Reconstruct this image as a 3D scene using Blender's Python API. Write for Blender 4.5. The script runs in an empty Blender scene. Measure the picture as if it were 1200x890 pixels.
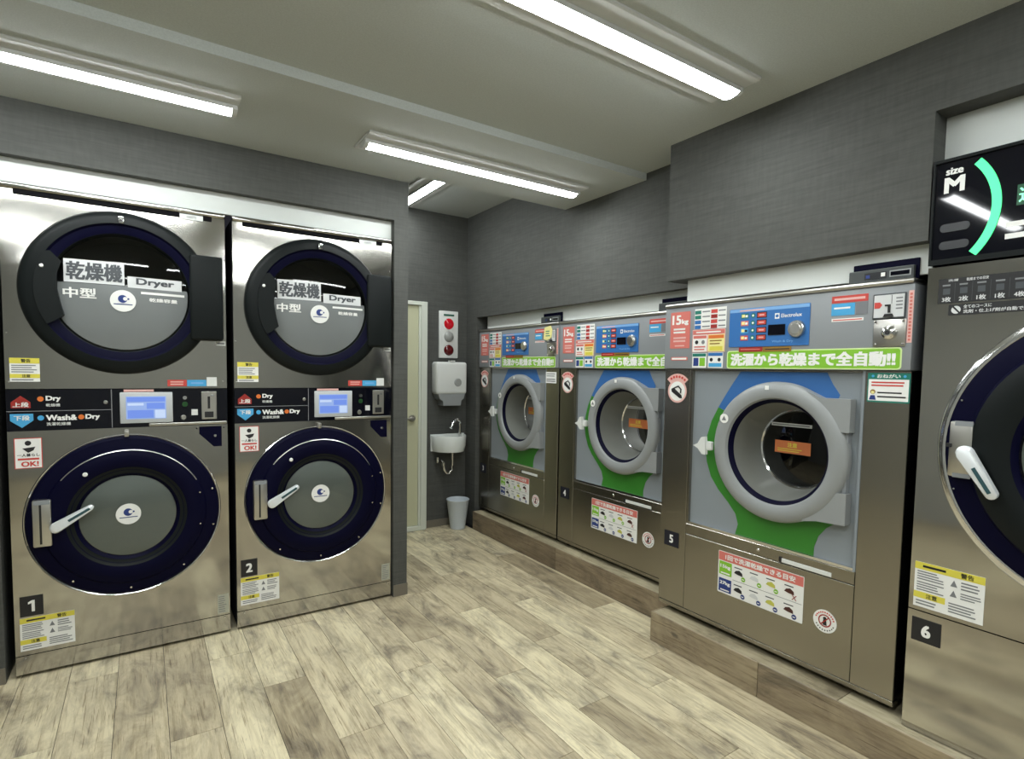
import bpy, bmesh, math, random
from mathutils import Vector, Matrix
random.seed(7)
sc = bpy.context.scene
COL = sc.collection
PI = math.pi

# ------------------------------------------------------------------ camera, world, exposure
cam_d = bpy.data.cameras.new('camera'); cam = bpy.data.objects.new('camera', cam_d); COL.objects.link(cam)
FW = Vector((0.55455096, 0.83003138, -0.05933927)); RT = Vector((0.83191592, -0.55467421, 0.01588786)); UP = Vector((0.01972655, 0.05817591, 0.99811143))
cam.matrix_world = Matrix(((RT.x, UP.x, -FW.x, 0.5019), (RT.y, UP.y, -FW.y, -3.2259), (RT.z, UP.z, -FW.z, 1.42), (0, 0, 0, 1)))
cam_d.sensor_fit = 'HORIZONTAL'; cam_d.sensor_width = 36
cam_d.lens = 649.83 / 1200 * 36
cam_d.shift_x = (600 - 602.01) / 1200
cam_d.shift_y = (472.84 - 445) / 1200
cam_d.clip_start = 0.05
sc.camera = cam
w = bpy.data.worlds.new('world'); sc.world = w; w.use_nodes = True
w.node_tree.nodes['Background'].inputs[0].default_value = (0.02, 0.02, 0.025, 1)
w.node_tree.nodes['Background'].inputs[1].default_value = 1.0
sc.view_settings.view_transform = 'Standard'; sc.view_settings.look = 'None'
sc.view_settings.exposure = 0.0; sc.view_settings.gamma = 1.0; sc.view_settings.use_curve_mapping = False
TUBE_STRENGTH = 48.0

# ------------------------------------------------------------------ materials
def S(r, g, b):
    f = lambda c: (c / 255 / 12.92) if c / 255 <= 0.04045 else ((c / 255 + 0.055) / 1.055) ** 2.4
    return (f(r), f(g), f(b), 1.0)
MATS = {}
def mat(name, col, rough=0.5, metal=0.0, emit=None, es=0.0, coat=0.0, spec=0.5):
    if name in MATS: return MATS[name]
    m = bpy.data.materials.new(name); m.use_nodes = True
    b = m.node_tree.nodes['Principled BSDF']
    b.inputs['Base Color'].default_value = col; b.inputs['Roughness'].default_value = rough
    b.inputs['Metallic'].default_value = metal; b.inputs['Coat Weight'].default_value = coat
    b.inputs['Specular IOR Level'].default_value = spec
    if emit: b.inputs['Emission Color'].default_value = emit; b.inputs['Emission Strength'].default_value = es
    MATS[name] = m; return m
def nodes(m): return m.node_tree.nodes, m.node_tree.links, m.node_tree.nodes['Principled BSDF']
def noise_vec(m, scale, coord='Object', rand=False):
    N, L, b = nodes(m)
    tc = N.new('ShaderNodeTexCoord'); mp = N.new('ShaderNodeMapping'); mp.inputs['Scale'].default_value = scale
    if rand:
        oi = N.new('ShaderNodeObjectInfo'); vm = N.new('ShaderNodeVectorMath'); vm.operation = 'SCALE'
        vm.inputs[0].default_value = (37.0, 91.0, 13.0); L.new(oi.outputs['Random'], vm.inputs['Scale'])
        va = N.new('ShaderNodeVectorMath'); L.new(tc.outputs[coord], va.inputs[0]); L.new(vm.outputs[0], va.inputs[1])
        L.new(va.outputs[0], mp.inputs[0])
    else: L.new(tc.outputs[coord], mp.inputs[0])
    return mp.outputs[0]
def tex(m, vec, scale=1.0, detail=4.0, rough=0.55, distort=0.0):
    N, L, b = nodes(m)
    t = N.new('ShaderNodeTexNoise'); t.inputs['Scale'].default_value = scale; t.inputs['Detail'].default_value = detail
    t.inputs['Roughness'].default_value = rough; t.inputs['Distortion'].default_value = distort
    L.new(vec, t.inputs['Vector']); return t.outputs['Fac']
def ramp(m, fac, stops):
    N, L, b = nodes(m)
    r = N.new('ShaderNodeValToRGB'); e = r.color_ramp.elements
    e[0].position, e[0].color = stops[0]; e[1].position, e[1].color = stops[-1]
    for p, c in stops[1:-1]: x = e.new(p); x.color = c
    L.new(fac, r.inputs[0]); return r.outputs[0]
def mixc(m, fac, a, b_, mode='MIX'):
    N, L, b = nodes(m)
    x = N.new('ShaderNodeMix'); x.data_type = 'RGBA'; x.blend_type = mode
    for sock, v in ((x.inputs[0], fac), (x.inputs[6], a), (x.inputs[7], b_)):
        if hasattr(v, 'links'): L.new(v, sock)
        else: sock.default_value = v
    return x.outputs[2]
def bump(m, h, strength=0.2, dist=0.01, chain=None):
    N, L, b = nodes(m)
    x = N.new('ShaderNodeBump'); x.inputs['Strength'].default_value = strength; x.inputs['Distance'].default_value = dist
    L.new(h, x.inputs['Height'])
    if chain is not None: L.new(chain, x.inputs['Normal'])
    L.new(x.outputs[0], b.inputs['Normal']); return x.outputs[0]

def steel(name, col, rough, wav=0.25):
    m = mat(name, col, rough, 1.0); N, L, b = nodes(m)
    v2 = noise_vec(m, (1.6, 1.6, 3.2)); bump(m, tex(m, v2, 1.0, 1.0), wav, 0.02)
    return m
M_STEEL = steel('brushed_stainless', S(184, 182, 176), 0.10, 0.25)
M_STEELD = steel('brushed_stainless_olive', S(156, 152, 142), 0.27, 0.2)
M_CHROME = mat('chrome', S(225, 225, 225), 0.12, 1.0)
M_SATIN = mat('satin_metal', S(196, 194, 188), 0.32, 1.0)
M_BLACK = mat('black_plastic', S(20, 24, 24), 0.45, spec=0.15)
M_NAVY = mat('blue_black_plastic', S(5, 5, 32), 0.5, spec=0.08)
M_GLOSSB = mat('gloss_black', S(10, 11, 20), 0.04, spec=0.4)
M_DARK = mat('dark_carcass', S(22, 22, 28), 0.7)
M_RUBBER = mat('black_rubber', S(14, 14, 16), 0.8, spec=0.1)
M_GREY = mat('grey_enamel', S(136, 140, 143), 0.42)
M_LGREY = mat('light_grey_plastic', S(142, 145, 145), 0.38)
M_PANEL = mat('pale_grey_door_panel', S(132, 139, 144), 0.42)
M_BOWL = mat('grey_door_bowl', S(112, 114, 108), 0.45)
M_WHITE = mat('white_print', S(232, 232, 228), 0.5)
M_OFFW = mat('offwhite_plastic', S(214, 216, 212), 0.4)
M_CERAM = mat('white_ceramic', S(226, 230, 226), 0.18, coat=0.3)
M_INK = mat('black_print', S(26, 26, 28), 0.5)
M_GINK = mat('grey_print', S(120, 122, 124), 0.5)
M_RED = mat('red_print', S(196, 66, 58), 0.5)
M_PINK = mat('salmon_print', S(206, 112, 102), 0.5)
M_ROSE = mat('pale_rose_print', S(222, 176, 168), 0.5)
M_YEL = mat('yellow_print', S(216, 204, 76), 0.5)
M_LYEL = mat('pale_yellow_print', S(232, 224, 150), 0.5)
M_ORANGE = mat('orange_print', S(216, 112, 44), 0.5)
M_GREEN = mat('banner_green', S(128, 186, 48), 0.45)
M_SGREEN = mat('swoosh_green', S(50, 122, 38), 0.45)
M_SBLUE = mat('swoosh_blue', S(50, 100, 160), 0.45)
M_TEAL = mat('teal_print', S(24, 116, 100), 0.5)
M_BLUE = mat('control_blue', S(52, 108, 172), 0.35)
M_LBLUE = mat('light_blue_print', S(122, 170, 220), 0.4)
M_CYAN = mat('cyan_print', S(70, 160, 210), 0.45)
M_BROWN = mat('brown_print', S(140, 104, 34), 0.5)
M_DBLUE = mat('dark_blue_print', S(34, 56, 122), 0.5)
M_WFILM = mat('washer_window_grey', S(172, 178, 174), 0.3)
M_FILM = mat('grey_window_film', S(118, 122, 122), 0.22, coat=0.4)
M_TRIMW = mat('white_filler', S(206, 210, 206), 0.45)
M_BASE = mat('taupe_vinyl_baseboard', S(112, 106, 94), 0.5)
M_PLATE0 = mat('screen_bezel_grey', S(186, 190, 192), 0.4)
M_LCD = mat('lcd_screen', S(120, 140, 190), 0.25, emit=S(150, 175, 225), es=0.5)
M_LCDW = mat('lcd_screen_pale', S(160, 175, 200), 0.25, emit=S(185, 200, 235), es=0.55)
M_LCDB = mat('lcd_screen_blue', S(90, 115, 190), 0.25, emit=S(115, 145, 225), es=0.5)
M_GGLOW = mat('green_light_strip', S(60, 220, 130), 0.3, emit=S(70, 240, 140), es=1.3)
M_REDLIT = mat('lit_red_lamp', S(130, 8, 20), 0.2, emit=S(225, 16, 40), es=0.30)
M_REDOFF = mat('unlit_red_lamp', S(84, 14, 18), 0.15)
M_GREYLAMP = mat('unlit_grey_lamp', S(150, 152, 148), 0.3)
M_TUBE = mat('lamp_diffuser', S(250, 250, 248), 0.4, emit=(0.955, 1.0, 1.0, 1), es=TUBE_STRENGTH)
M_LAMPW = mat('white_lamp_housing', S(206, 208, 206), 0.5)
M_PILL = mat('dark_pill', S(30, 32, 36), 0.3)
M_DOOR = mat('cream_door', S(196, 196, 164), 0.5)
M_DFRAME = mat('white_door_frame', S(208, 212, 200), 0.4)
M_BIN = mat('frosted_bin', S(196, 204, 210), 0.35)

def wallmat():
    m = mat('charcoal_wallpaper', S(84, 85, 80), 0.75); N, L, b = nodes(m)
    tc = noise_vec(m, (6, 6, 90)); f = tex(m, tc, 1.0, 4.0)
    tc2 = noise_vec(m, (60, 60, 12)); f2 = tex(m, tc2, 1.0, 3.0)
    a = ramp(m, f, [(0.25, S(68, 69, 66)), (0.75, S(82, 83, 79))])
    c = ramp(m, f2, [(0.3, S(238, 238, 238)), (0.7, S(255, 255, 255))])
    L.new(mixc(m, 1.0, a, c, 'MULTIPLY'), b.inputs['Base Color'])
    bump(m, f, 0.15, 0.003); return m
M_WALL = wallmat()
def ceilmat():
    m = mat('white_ceiling_paint', S(196, 196, 184), 0.85); N, L, b = nodes(m)
    f = tex(m, noise_vec(m, (180, 180, 180)), 1.0, 3.0)
    L.new(ramp(m, f, [(0.3, S(184, 189, 186)), (0.7, S(196, 201, 198))]), b.inputs['Base Color']); bump(m, f, 0.12, 0.002); return m
M_CEIL = ceilmat()
def plankmat(name, pale, mid, dark, grain=(6.0, 2.2, 6.0)):
    m = mat(name, mid, 0.5); N, L, b = nodes(m)
    v = noise_vec(m, grain, rand=True)
    f1 = tex(m, v, 1.3, 9.0, 0.68, 0.7)
    v2 = noise_vec(m, (60.0, 3.5, 60.0), rand=True); f2 = tex(m, v2, 1.0, 6.0, 0.7, 0.4)
    v3 = noise_vec(m, (12.0, 5.0, 12.0), rand=True); f3 = tex(m, v3, 1.0, 4.0, 0.6, 1.0)
    v4 = noise_vec(m, (150.0, 5.0, 150.0), rand=True); f4 = tex(m, v4, 1.0, 3.0, 0.6, 0.3)
    c = ramp(m, f1, [(0.34, dark), (0.46, mid), (0.59, pale)])
    g = ramp(m, f2, [(0.30, S(196, 190, 182)), (0.42, S(236, 234, 230)), (0.55, S(255, 255, 255))])
    c = mixc(m, 1.0, c, g, 'MULTIPLY')
    c = mixc(m, 1.0, c, ramp(m, f4, [(0.32, S(190, 182, 172)), (0.40, S(255, 255, 255))]), 'MULTIPLY')
    k = ramp(m, f3, [(0.68, (0, 0, 0, 1)), (0.76, (0.8, 0.8, 0.8, 1))])
    c = mixc(m, k, c, tuple(x * 0.55 for x in dark[:3]) + (1,))
    oi = N.new('ShaderNodeObjectInfo')
    t = ramp(m, oi.outputs['Random'], [(0.0, S(190, 184, 176)), (0.35, S(232, 228, 222)), (0.7, S(248, 246, 240)), (1.0, S(255, 255, 250))])
    c = mixc(m, 1.0, c, t, 'MULTIPLY')
    L.new(c, b.inputs['Base Color'])
    L.new(ramp(m, f2, [(0.2, (0.36,) * 3 + (1,)), (0.8, (0.52,) * 3 + (1,))]), b.inputs['Roughness'])
    bump(m, f2, 0.15, 0.002); return m
M_PLANK = plankmat('weathered_oak_vinyl', S(228, 218, 188), S(198, 188, 162), S(146, 138, 122))
M_KERB = plankmat('brown_oak_vinyl', S(162, 148, 124), S(142, 128, 108), S(110, 100, 86))
M_KTOP = plankmat('pale_oak_vinyl', S(196, 188, 162), S(172, 164, 140), S(138, 130, 110))

def glassmat(name, tint, ior_mix=0.09, rough=0.03):
    m = bpy.data.materials.new(name); m.use_nodes = True; N = m.node_tree.nodes; L = m.node_tree.links
    N.remove(N['Principled BSDF']); out = N['Material Output']
    tr = N.new('ShaderNodeBsdfTransparent'); tr.inputs[0].default_value = tint
    gl = N.new('ShaderNodeBsdfGlossy'); gl.inputs['Roughness'].default_value = rough
    fr = N.new('ShaderNodeFresnel'); fr.inputs[0].default_value = 1.5
    mx = N.new('ShaderNodeMixShader'); L.new(fr.outputs[0], mx.inputs[0]); L.new(tr.outputs[0], mx.inputs[1]); L.new(gl.outputs[0], mx.inputs[2])
    L.new(mx.outputs[0], out.inputs[0]); return m
M_GLASS = glassmat('door_glass', S(225, 228, 226))
M_SMOKE = glassmat('smoked_glass', S(120, 122, 126))

# ------------------------------------------------------------------ mesh builder
TXT = {}
def text_geo(body, bold=0.0):
    k = (body, bold)
    if k in TXT: return TXT[k]
    c = bpy.data.curves.new('t', 'FONT'); c.body = body; c.resolution_u = 3; c.offset = bold
    o = bpy.data.objects.new('t', c); COL.objects.link(o)
    dg = bpy.context.evaluated_depsgraph_get(); me = bpy.data.meshes.new_from_object(o.evaluated_get(dg))
    vs = [(v.co.x, v.co.y) for v in me.vertices]; fs = [tuple(p.vertices) for p in me.polygons]
    bpy.data.objects.remove(o); bpy.data.curves.remove(c); bpy.data.meshes.remove(me)
    x0 = min(v[0] for v in vs); x1 = max(v[0] for v in vs); y0 = min(v[1] for v in vs); y1 = max(v[1] for v in vs)
    TXT[k] = ([((a - x0) / max(x1 - x0, 1e-6), (b - y0) / max(y1 - y0, 1e-6)) for a, b in vs], fs, (x1 - x0) / max(y1 - y0, 1e-6))
    return TXT[k]

class MB:
    """collects shapes in the thing's own frame: x right, y into the thing (front is -y), z up"""
    def __init__(s, warp=None): s.v = []; s.f = []; s.m = []; s.mats = []; s.warp = warp
    def mi(s, m):
        if m not in s.mats: s.mats.append(m)
        return s.mats.index(m)
    def add(s, vs, fs, m):
        n = len(s.v); k = s.mi(m)
        s.v += [tuple(p) for p in vs]
        for f in fs: s.f.append(tuple(i + n for i in f)); s.m.append(k)
        return s
    def box(s, x0, x1, y0, y1, z0, z1, m, bev=0.0, seg=2):
        if bev <= 0:
            vs = [(x, y, z) for x in (x0, x1) for y in (y0, y1) for z in (z0, z1)]
            return s.add(vs, [(0, 1, 3, 2), (4, 6, 7, 5), (0, 4, 5, 1), (2, 3, 7, 6), (0, 2, 6, 4), (1, 5, 7, 3)], m)
        bm = bmesh.new(); bmesh.ops.create_cube(bm, size=1)
        for v in bm.verts: v.co = ((x0 + x1) / 2 + v.co.x * (x1 - x0), (y0 + y1) / 2 + v.co.y * (y1 - y0), (z0 + z1) / 2 + v.co.z * (z1 - z0))
        bev = min(bev, 0.49 * min(x1 - x0, y1 - y0, z1 - z0))
        bmesh.ops.bevel(bm, geom=bm.edges[:], offset=bev, segments=seg, affect='EDGES', profile=0.5)
        return s.bm(bm, m)
    def bm(s, bm, m):
        bm.verts.index_update()
        s.add([v.co[:] for v in bm.verts], [tuple(v.index for v in f.verts) for f in bm.faces], m); bm.free(); return s
    def lathe(s, cx, cz, prof, m, n=64, cap0=False, cap1=False, a0=0.0, a1=2 * PI):
        """profile [(r, y)] swept round the y axis through (cx, cz)"""
        full = abs(a1 - a0 - 2 * PI) < 1e-6; nn = n if full else n + 1
        vs = [(cx + r * math.cos(a0 + (a1 - a0) * i / n), y, cz + r * math.sin(a0 + (a1 - a0) * i / n)) for r, y in prof for i in range(nn)]
        fs = []
        for j in range(len(prof) - 1):
            for i in range(n):
                i2 = (i + 1) % nn if full else i + 1
                fs.append((j * nn + i, j * nn + i2, (j + 1) * nn + i2, (j + 1) * nn + i))
        if cap0: fs.append(tuple(range(nn)))
        if cap1: fs.append(tuple(reversed(range((len(prof) - 1) * nn, len(prof) * nn))))
        return s.add(vs, fs, m)
    def zlathe(s, cx, cy, prof, m, n=48, sx=1.0, sy=1.0, cap0=True, cap1=False):
        vs = [(cx + sx * r * math.cos(2 * PI * i / n), cy + sy * r * math.sin(2 * PI * i / n), z) for r, z in prof for i in range(n)]
        fs = [(j * n + i, j * n + (i + 1) % n, (j + 1) * n + (i + 1) % n, (j + 1) * n + i) for j in range(len(prof) - 1) for i in range(n)]
        if cap0: fs.append(tuple(reversed(range(n))))
        if cap1: fs.append(tuple(range((len(prof) - 1) * n, len(prof) * n)))
        return s.add(vs, fs, m)
    def prism(s, pts, y0, y1, m):
        n = len(pts); vs = [(x, y0, z) for x, z in pts] + [(x, y1, z) for x, z in pts]
        fs = [tuple(range(n)), tuple(reversed(range(n, 2 * n)))] + [(i, n + i, n + (i + 1) % n, (i + 1) % n) for i in range(n)]
        return s.add(vs, fs, m)
    def disc(s, cx, cz, r, y, m, n=24, th=0.0012):
        return s.prism([(cx + r * math.cos(2 * PI * i / n), cz + r * math.sin(2 * PI * i / n)) for i in range(n)], y, y + th, m)
    def ringflat(s, cx, cz, r0, r1, y, m, n=32, a0=0.0, a1=2 * PI):
        return s.lathe(cx, cz, [(r0, y), (r1, y)], m, n, a0=a0, a1=a1)
    def plate(s, x0, x1, z0, z1, y, m, hole=None, th=0.02, n=64):
        """flat sheet with a round hole"""
        cx, cz, r = hole; angs = sorted(set([round(2 * PI * i / n, 6) for i in range(n)] + [round(math.atan2(b - cz, a - cx) % (2 * PI), 6) for a in (x0, x1) for b in (z0, z1)]))
        A = []; B = []
        for a in angs:
            dx, dz = math.cos(a), math.sin(a); t = 1e9
            if dx > 1e-9: t = min(t, (x1 - cx) / dx)
            if dx < -1e-9: t = min(t, (x0 - cx) / dx)
            if dz > 1e-9: t = min(t, (z1 - cz) / dz)
            if dz < -1e-9: t = min(t, (z0 - cz) / dz)
            A.append((cx + r * dx, cz + r * dz)); B.append((cx + t * dx, cz + t * dz))
        k = len(angs); vs = [(a, y, b) for a, b in A] + [(a, y, b) for a, b in B] + [(a, y + th, b) for a, b in A] + [(a, y + th, b) for a, b in B]
        fs = []
        for i in range(k):
            j = (i + 1) % k
            fs += [(i, j, k + j, k + i), (i, 2 * k + i, 2 * k + j, j), (k + i, k + j, 3 * k + j, 3 * k + i)]
        return s.add(vs, fs, m)
    def rect(s, x0, x1, z0, z1, y, m, nx=1, nz=1, th=0.0):
        if th > 0: return s.box(x0, x1, y, y + th, z0, z1, m)
        vs = [(x0 + (x1 - x0) * i / nx, y, z0 + (z1 - z0) * j / nz) for j in range(nz + 1) for i in range(nx + 1)]
        fs = [(j * (nx + 1) + i, j * (nx + 1) + i + 1, (j + 1) * (nx + 1) + i + 1, (j + 1) * (nx + 1) + i) for j in range(nz) for i in range(nx)]
        return s.add(vs, fs, m)
    def rrect(s, x0, x1, z0, z1, r, y, m, th=0.0012, n=5):
        pts = []
        for cx, cz, a in ((x1 - r, z0 + r, -PI / 2), (x1 - r, z1 - r, 0), (x0 + r, z1 - r, PI / 2), (x0 + r, z0 + r, PI)):
            pts += [(cx + r * math.cos(a + PI / 2 * i / n), cz + r * math.sin(a + PI / 2 * i / n)) for i in range(n + 1)]
        return s.prism(pts, y, y + th, m)
    def text(s, body, x0, x1, z0, z1, y, m, bold=0.012, fit='stretch', align='c'):
        uv, fs, asp = text_geo(body, 0.0)
        if fit == 'h':
            wd = (z1 - z0) * asp
            if wd < x1 - x0:
                if align == 'c': c = (x0 + x1) / 2; x0, x1 = c - wd / 2, c + wd / 2
                else: x1 = x0 + wd
        k = min(bold, 0.03) * (z1 - z0) * 1.8
        sh = ((0, 0),) if k <= 0 else ((0, 0), (-k, -k * 0.6), (k, -k * 0.6), (-k, k * 0.6), (k, k * 0.6))
        for i, (dx, dz) in enumerate(sh):
            s.add([(x0 + k + (x1 - x0 - 2 * k) * a + dx, y - 0.00003 * i, z0 + k + (z1 - z0 - 2 * k) * b + dz) for a, b in uv], fs, m)
        return s
    def lines(s, x0, x1, z0, z1, n, y, m, fill=0.45, jit=0.3):
        for i in range(n):
            zc = z1 - (z1 - z0) * (i + 0.5) / n; h = (z1 - z0) / n * fill / 2
            s.rect(x0, x1 - (x1 - x0) * jit * random.random(), zc - h, zc + h, y, m)
        return s
    def tube(s, pts, r, m, n=12, cap=True):
        P = [Vector(p) for p in pts]; vs = []; fs = []; up = Vector((0.13, 0.27, 1)).normalized()
        for i, p in enumerate(P):
            t = (P[min(i + 1, len(P) - 1)] - P[max(i - 1, 0)]).normalized()
            a = t.cross(up)
            if a.length < 1e-3: a = t.cross(Vector((1, 0, 0)))
            a.normalize(); b = t.cross(a); up = -b if False else up
            rr = r[i] if isinstance(r, (list, tuple)) else r
            vs += [tuple(p + rr * (a * math.cos(2 * PI * k / n) + b * math.sin(2 * PI * k / n))) for k in range(n)]
        for i in range(len(P) - 1):
            fs += [(i * n + k, i * n + (k + 1) % n, (i + 1) * n + (k + 1) % n, (i + 1) * n + k) for k in range(n)]
        if cap: fs += [tuple(reversed(range(n))), tuple(range((len(P) - 1) * n, len(P) * n))]
        return s.add(vs, fs, m)
    def build(s, name, parent=None, smooth=35, recalc=True):
        vs = s.v
        if s.warp: vs = [s.warp(p) for p in vs]
        me = bpy.data.meshes.new(name); me.from_pydata(vs, [], s.f)
        for m in s.mats: me.materials.append(m)
        me.polygons.foreach_set('material_index', s.m)
        if recalc:
            b = bmesh.new(); b.from_mesh(me); bmesh.ops.recalc_face_normals(b, faces=b.faces[:]); b.to_mesh(me); b.free()
        if smooth:
            me.shade_smooth(); me.set_sharp_from_angle(angle=math.radians(smooth))
        me.update()
        o = bpy.data.objects.new(name, me); COL.objects.link(o)
        if parent: o.parent = parent
        return o
def thing(name, label, cat, loc, rz=0.0, group=None):
    o = bpy.data.objects.new(name, None); COL.objects.link(o); o.empty_display_size = 0.1
    o.location = loc; o.rotation_euler = (0, 0, rz); o['label'] = label; o['category'] = cat
    if group: o['group'] = group
    return o
def struct(o, label=None):
    o['kind'] = 'structure'
    if label: o['label'] = label
    return o
def lab(o, t): o['label'] = t; return o

# ------------------------------------------------------------------ measured planes (metres)
XCOL, YB, ZBK, ZL, ZS, ZAL = 1.8553, -0.02, 2.3044, 2.5394, 2.5786, 2.7822
YS, YEDGE, YW, XW, XW5 = -0.8958, -0.1476, 1.2534, 2.9643, 2.7657
X34, X5, X6 = 2.9989, 2.7943, 2.7626
XK, XK5, HK, YK0, YK5 = 2.9233, 2.7156, 0.158, 1.0269, -1.2546
ZSOF, ZSOF5, YSOF5, YREC, ZREC = 1.8813, 1.8912, -1.2452, -2.3972, 2.3246
XMIN, YMIN, XMAX = -1.6, -5.6, 3.95

# ------------------------------------------------------------------ the setting
fl = MB().box(XMIN - 0.1, XMAX + 0.1, YMIN - 0.1, 1.40, -0.12, -0.004, M_DARK).build('floor', smooth=0); struct(fl, 'pale weathered oak plank floor')
PW, PL = 0.18, 1.084
phase = {0: -.65, 1: -.16, 2: .05, 3: -.85, 4: -.27, 5: -.65, 6: -.086, 7: .044, 8: -.85, 9: -.62, 10: -.046, 11: -.43, 12: .14, 13: -.48, 14: -.29, 15: -.8}
pm = MB().box(-PW / 2 + 0.001, PW / 2 - 0.001, -PL / 2 + 0.001, PL / 2 - 0.001, -0.004, 0.0, M_PLANK).build('plank', fl, smooth=0)
first = True
for k in range(-9, 17):
    ph = phase.get(k, random.uniform(-1, 0)); xc = 0.018 + PW * (k + 0.5)
    for j in range(-5, 3):
        yc = ph + PL * (j + 0.5)
        y0, y1 = yc - PL / 2, yc + PL / 2
        if y0 > 1.24 or y1 < YMIN: continue
        if k < 10 and y0 > 0.9: continue
        o = pm if first else pm.copy()
        if not first: COL.objects.link(o); o.parent = fl
        first = False
        o.location = (xc, yc, 0)
        if y1 > 1.25:
            o.scale = (1, (1.25 - y0) / PL, 1); o.location.y = (1.25 + y0) / 2
        if k == 16: o.scale.x = 0.13; o.location.x = 0.018 + PW * 16 + 0.0118

# raised kerb under the right-hand machines
kb = MB().box(XK + 0.008, XMAX - 0.06, YK5, YK0 - 0.006, 0, HK - 0.006, M_DARK).box(XK5 + 0.008, XMAX - 0.06, YMIN, YK5 - 0.006, 0, HK - 0.006, M_DARK).build('trim_1', smooth=0)
struct(kb, 'raised kerb clad in brown oak planks under the machines')
def cladding(x0, x1, y0, y1, z0, z1, m):
    o = MB().box(-(x1 - x0) / 2, (x1 - x0) / 2, -(y1 - y0) / 2, (y1 - y0) / 2, -(z1 - z0) / 2, (z1 - z0) / 2, m, 0.0015, 1).build('plank', kb, smooth=0)
    o.location = ((x0 + x1) / 2, (y0 + y1) / 2, (z0 + z1) / 2)
for a, b in ((-0.168, YK0), (-1.2546, -0.169)): cladding(XK, XK + 0.007, a, b - 0.001, 0.001, HK, M_KERB)
for a, b in ((-1.869, YK5), (-2.95, -1.870), (-4.03, -2.951), (-5.1, -4.031)): cladding(XK5, XK5 + 0.007, a, b - 0.001, 0.001, HK, M_KERB)
cladding(XK, XK + 0.9, YK0 - 0.005, YK0 + 0.002, 0.001, HK, M_KERB)
cladding(XK5, XK + 0.06, YK5 - 0.005, YK5 + 0.002, 0.001, HK, M_KERB)
for a, b in ((-0.2, YK0 - 0.006), (-1.25, -0.201)): cladding(XK + 0.008, XK + 0.30, a, b - 0.001, HK - 0.006, HK, M_KTOP)
for a, b in ((-2.20, YK5 - 0.006), (-3.28, -2.201), (-4.36, -3.281)): cladding(XK5 + 0.008, XK5 + 0.30, a, b - 0.001, HK - 0.006, HK, M_KTOP)

# ceiling with its two drops and the higher bay of the wash corner
ce = MB()
ce.box(XMIN, XMAX, YMIN, YS, ZS, ZS + 0.6, M_CEIL)
ce.box(XMIN, XMAX, YS, YEDGE, ZL, ZL + 0.6, M_CEIL)
ce.box(XMIN, XCOL, YEDGE, 1.30, ZL, ZL + 0.6, M_CEIL)
ce.box(XCOL, XMAX, YEDGE, 1.40, ZAL, ZAL + 0.4, M_CEIL)
struct(ce.build('ceiling', smooth=0), 'off-white painted ceiling with a shallow step')

wl = MB()
wl.box(XMIN, XCOL, YB, 0.40, ZBK, ZL - 0.001, M_WALL)
wl.box(1.766, XCOL, YB, YW - 0.001, 0, ZBK, M_WALL)
wl.box(1.766, XCOL, 0.4, YW - 0.001, ZBK, ZAL, M_WALL)
wl.box(XMIN, -0.030, YB, 0.40, 0, ZBK, M_WALL)
wl.box(-0.03, 1.766, 1.02, 1.06, 0, ZBK, M_WALL)
struct(wl.build('wall_left', smooth=0), 'charcoal wall framing the two stacked machines')
struct(MB().box(-0.029, 1.765, 0.028, 0.05, 2.2, ZBK - 0.0005, M_TRIMW).build('trim_2', smooth=0), 'white filler strip above the stacked machines')
struct(MB().box(XCOL, XMAX, YW, YW + 0.12, 0, ZAL, M_WALL).build('wall_back', smooth=0), 'charcoal wall behind the hand basin')
wr = MB()
wr.box(XW, XW + 0.05, YSOF5, YW - 0.001, ZSOF, ZAL, M_WALL)
wr.box(XW, XMAX, 1.068, YW - 0.001, 0, ZSOF, M_WALL)
wr.box(XW5, XW + 0.05, YREC, YSOF5, ZSOF5, ZS + 0.1, M_WALL)
wr.box(XW5, XW + 0.05, YMIN, YREC, ZREC, ZS + 0.1, M_WALL)
wr.box(XMAX, XMAX + 0.1, YMIN, YW, 0, 2.75, M_WALL)
wr.box(XW, XMAX, -3.62, -3.55, 0, ZREC, M_WALL); wr.box(XW5, XW + 0.05, YMIN, -3.55, 0, ZREC, M_WALL)
struct(wr.build('wall_right', smooth=0), 'charcoal wall with a boxed bulkhead above the washing machines')
fx = MB().box(3.030, 3.045, -1.24, 0.99, 1.782, ZSOF + 0.05, M_TRIMW)
struct(fx.build('trim_3', smooth=0), 'white filler strip above the two far washers')
struct(MB().box(2.822, 2.84, -2.395, -1.335, 1.785, ZSOF5 - 0.0005, M_TRIMW).build('trim_4', smooth=0), 'white filler strip above the fifth machine')
struct(MB().box(2.86, 2.88, -3.54, YREC - 0.001, 2.10, ZREC - 0.0005, M_TRIMW).build('trim_5', smooth=0), 'white panel above the lit size sign')
struct(MB().box(XMIN - 0.1, XMIN, YMIN, 1.3, 0, 2.7, mat('pale_grey_paint', S(168, 170, 166), 0.8)).build('wall_side', smooth=0), 'pale grey side wall')
struct(MB().box(XMIN, XMAX, YMIN - 0.1, YMIN, 0, 2.7, mat('pale_grey_paint', S(168, 170, 166), 0.8)).build('wall_front', smooth=0), 'pale grey wall facing the machines')
bl = MB().box(1.766, XCOL + 0.004, YB - 0.004, YB - 0.0005, 0.001, 0.074, M_BASE).box(XCOL + 0.0005, XCOL + 0.004, YB, YW - 0.03, 0.001, 0.074, M_BASE).box(XMIN, -0.030, YB - 0.004, YB - 0.0005, 0.001, 0.074, M_BASE)
struct(bl.build('baseboard_left', smooth=0), 'taupe vinyl baseboard at the foot of the pillar')
struct(MB().box(2.559, XW - 0.001, YW - 0.005, YW - 0.0005, 0.001, 0.066, M_BASE).build('baseboard_back', smooth=0), 'taupe vinyl baseboard behind the bin')

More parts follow.
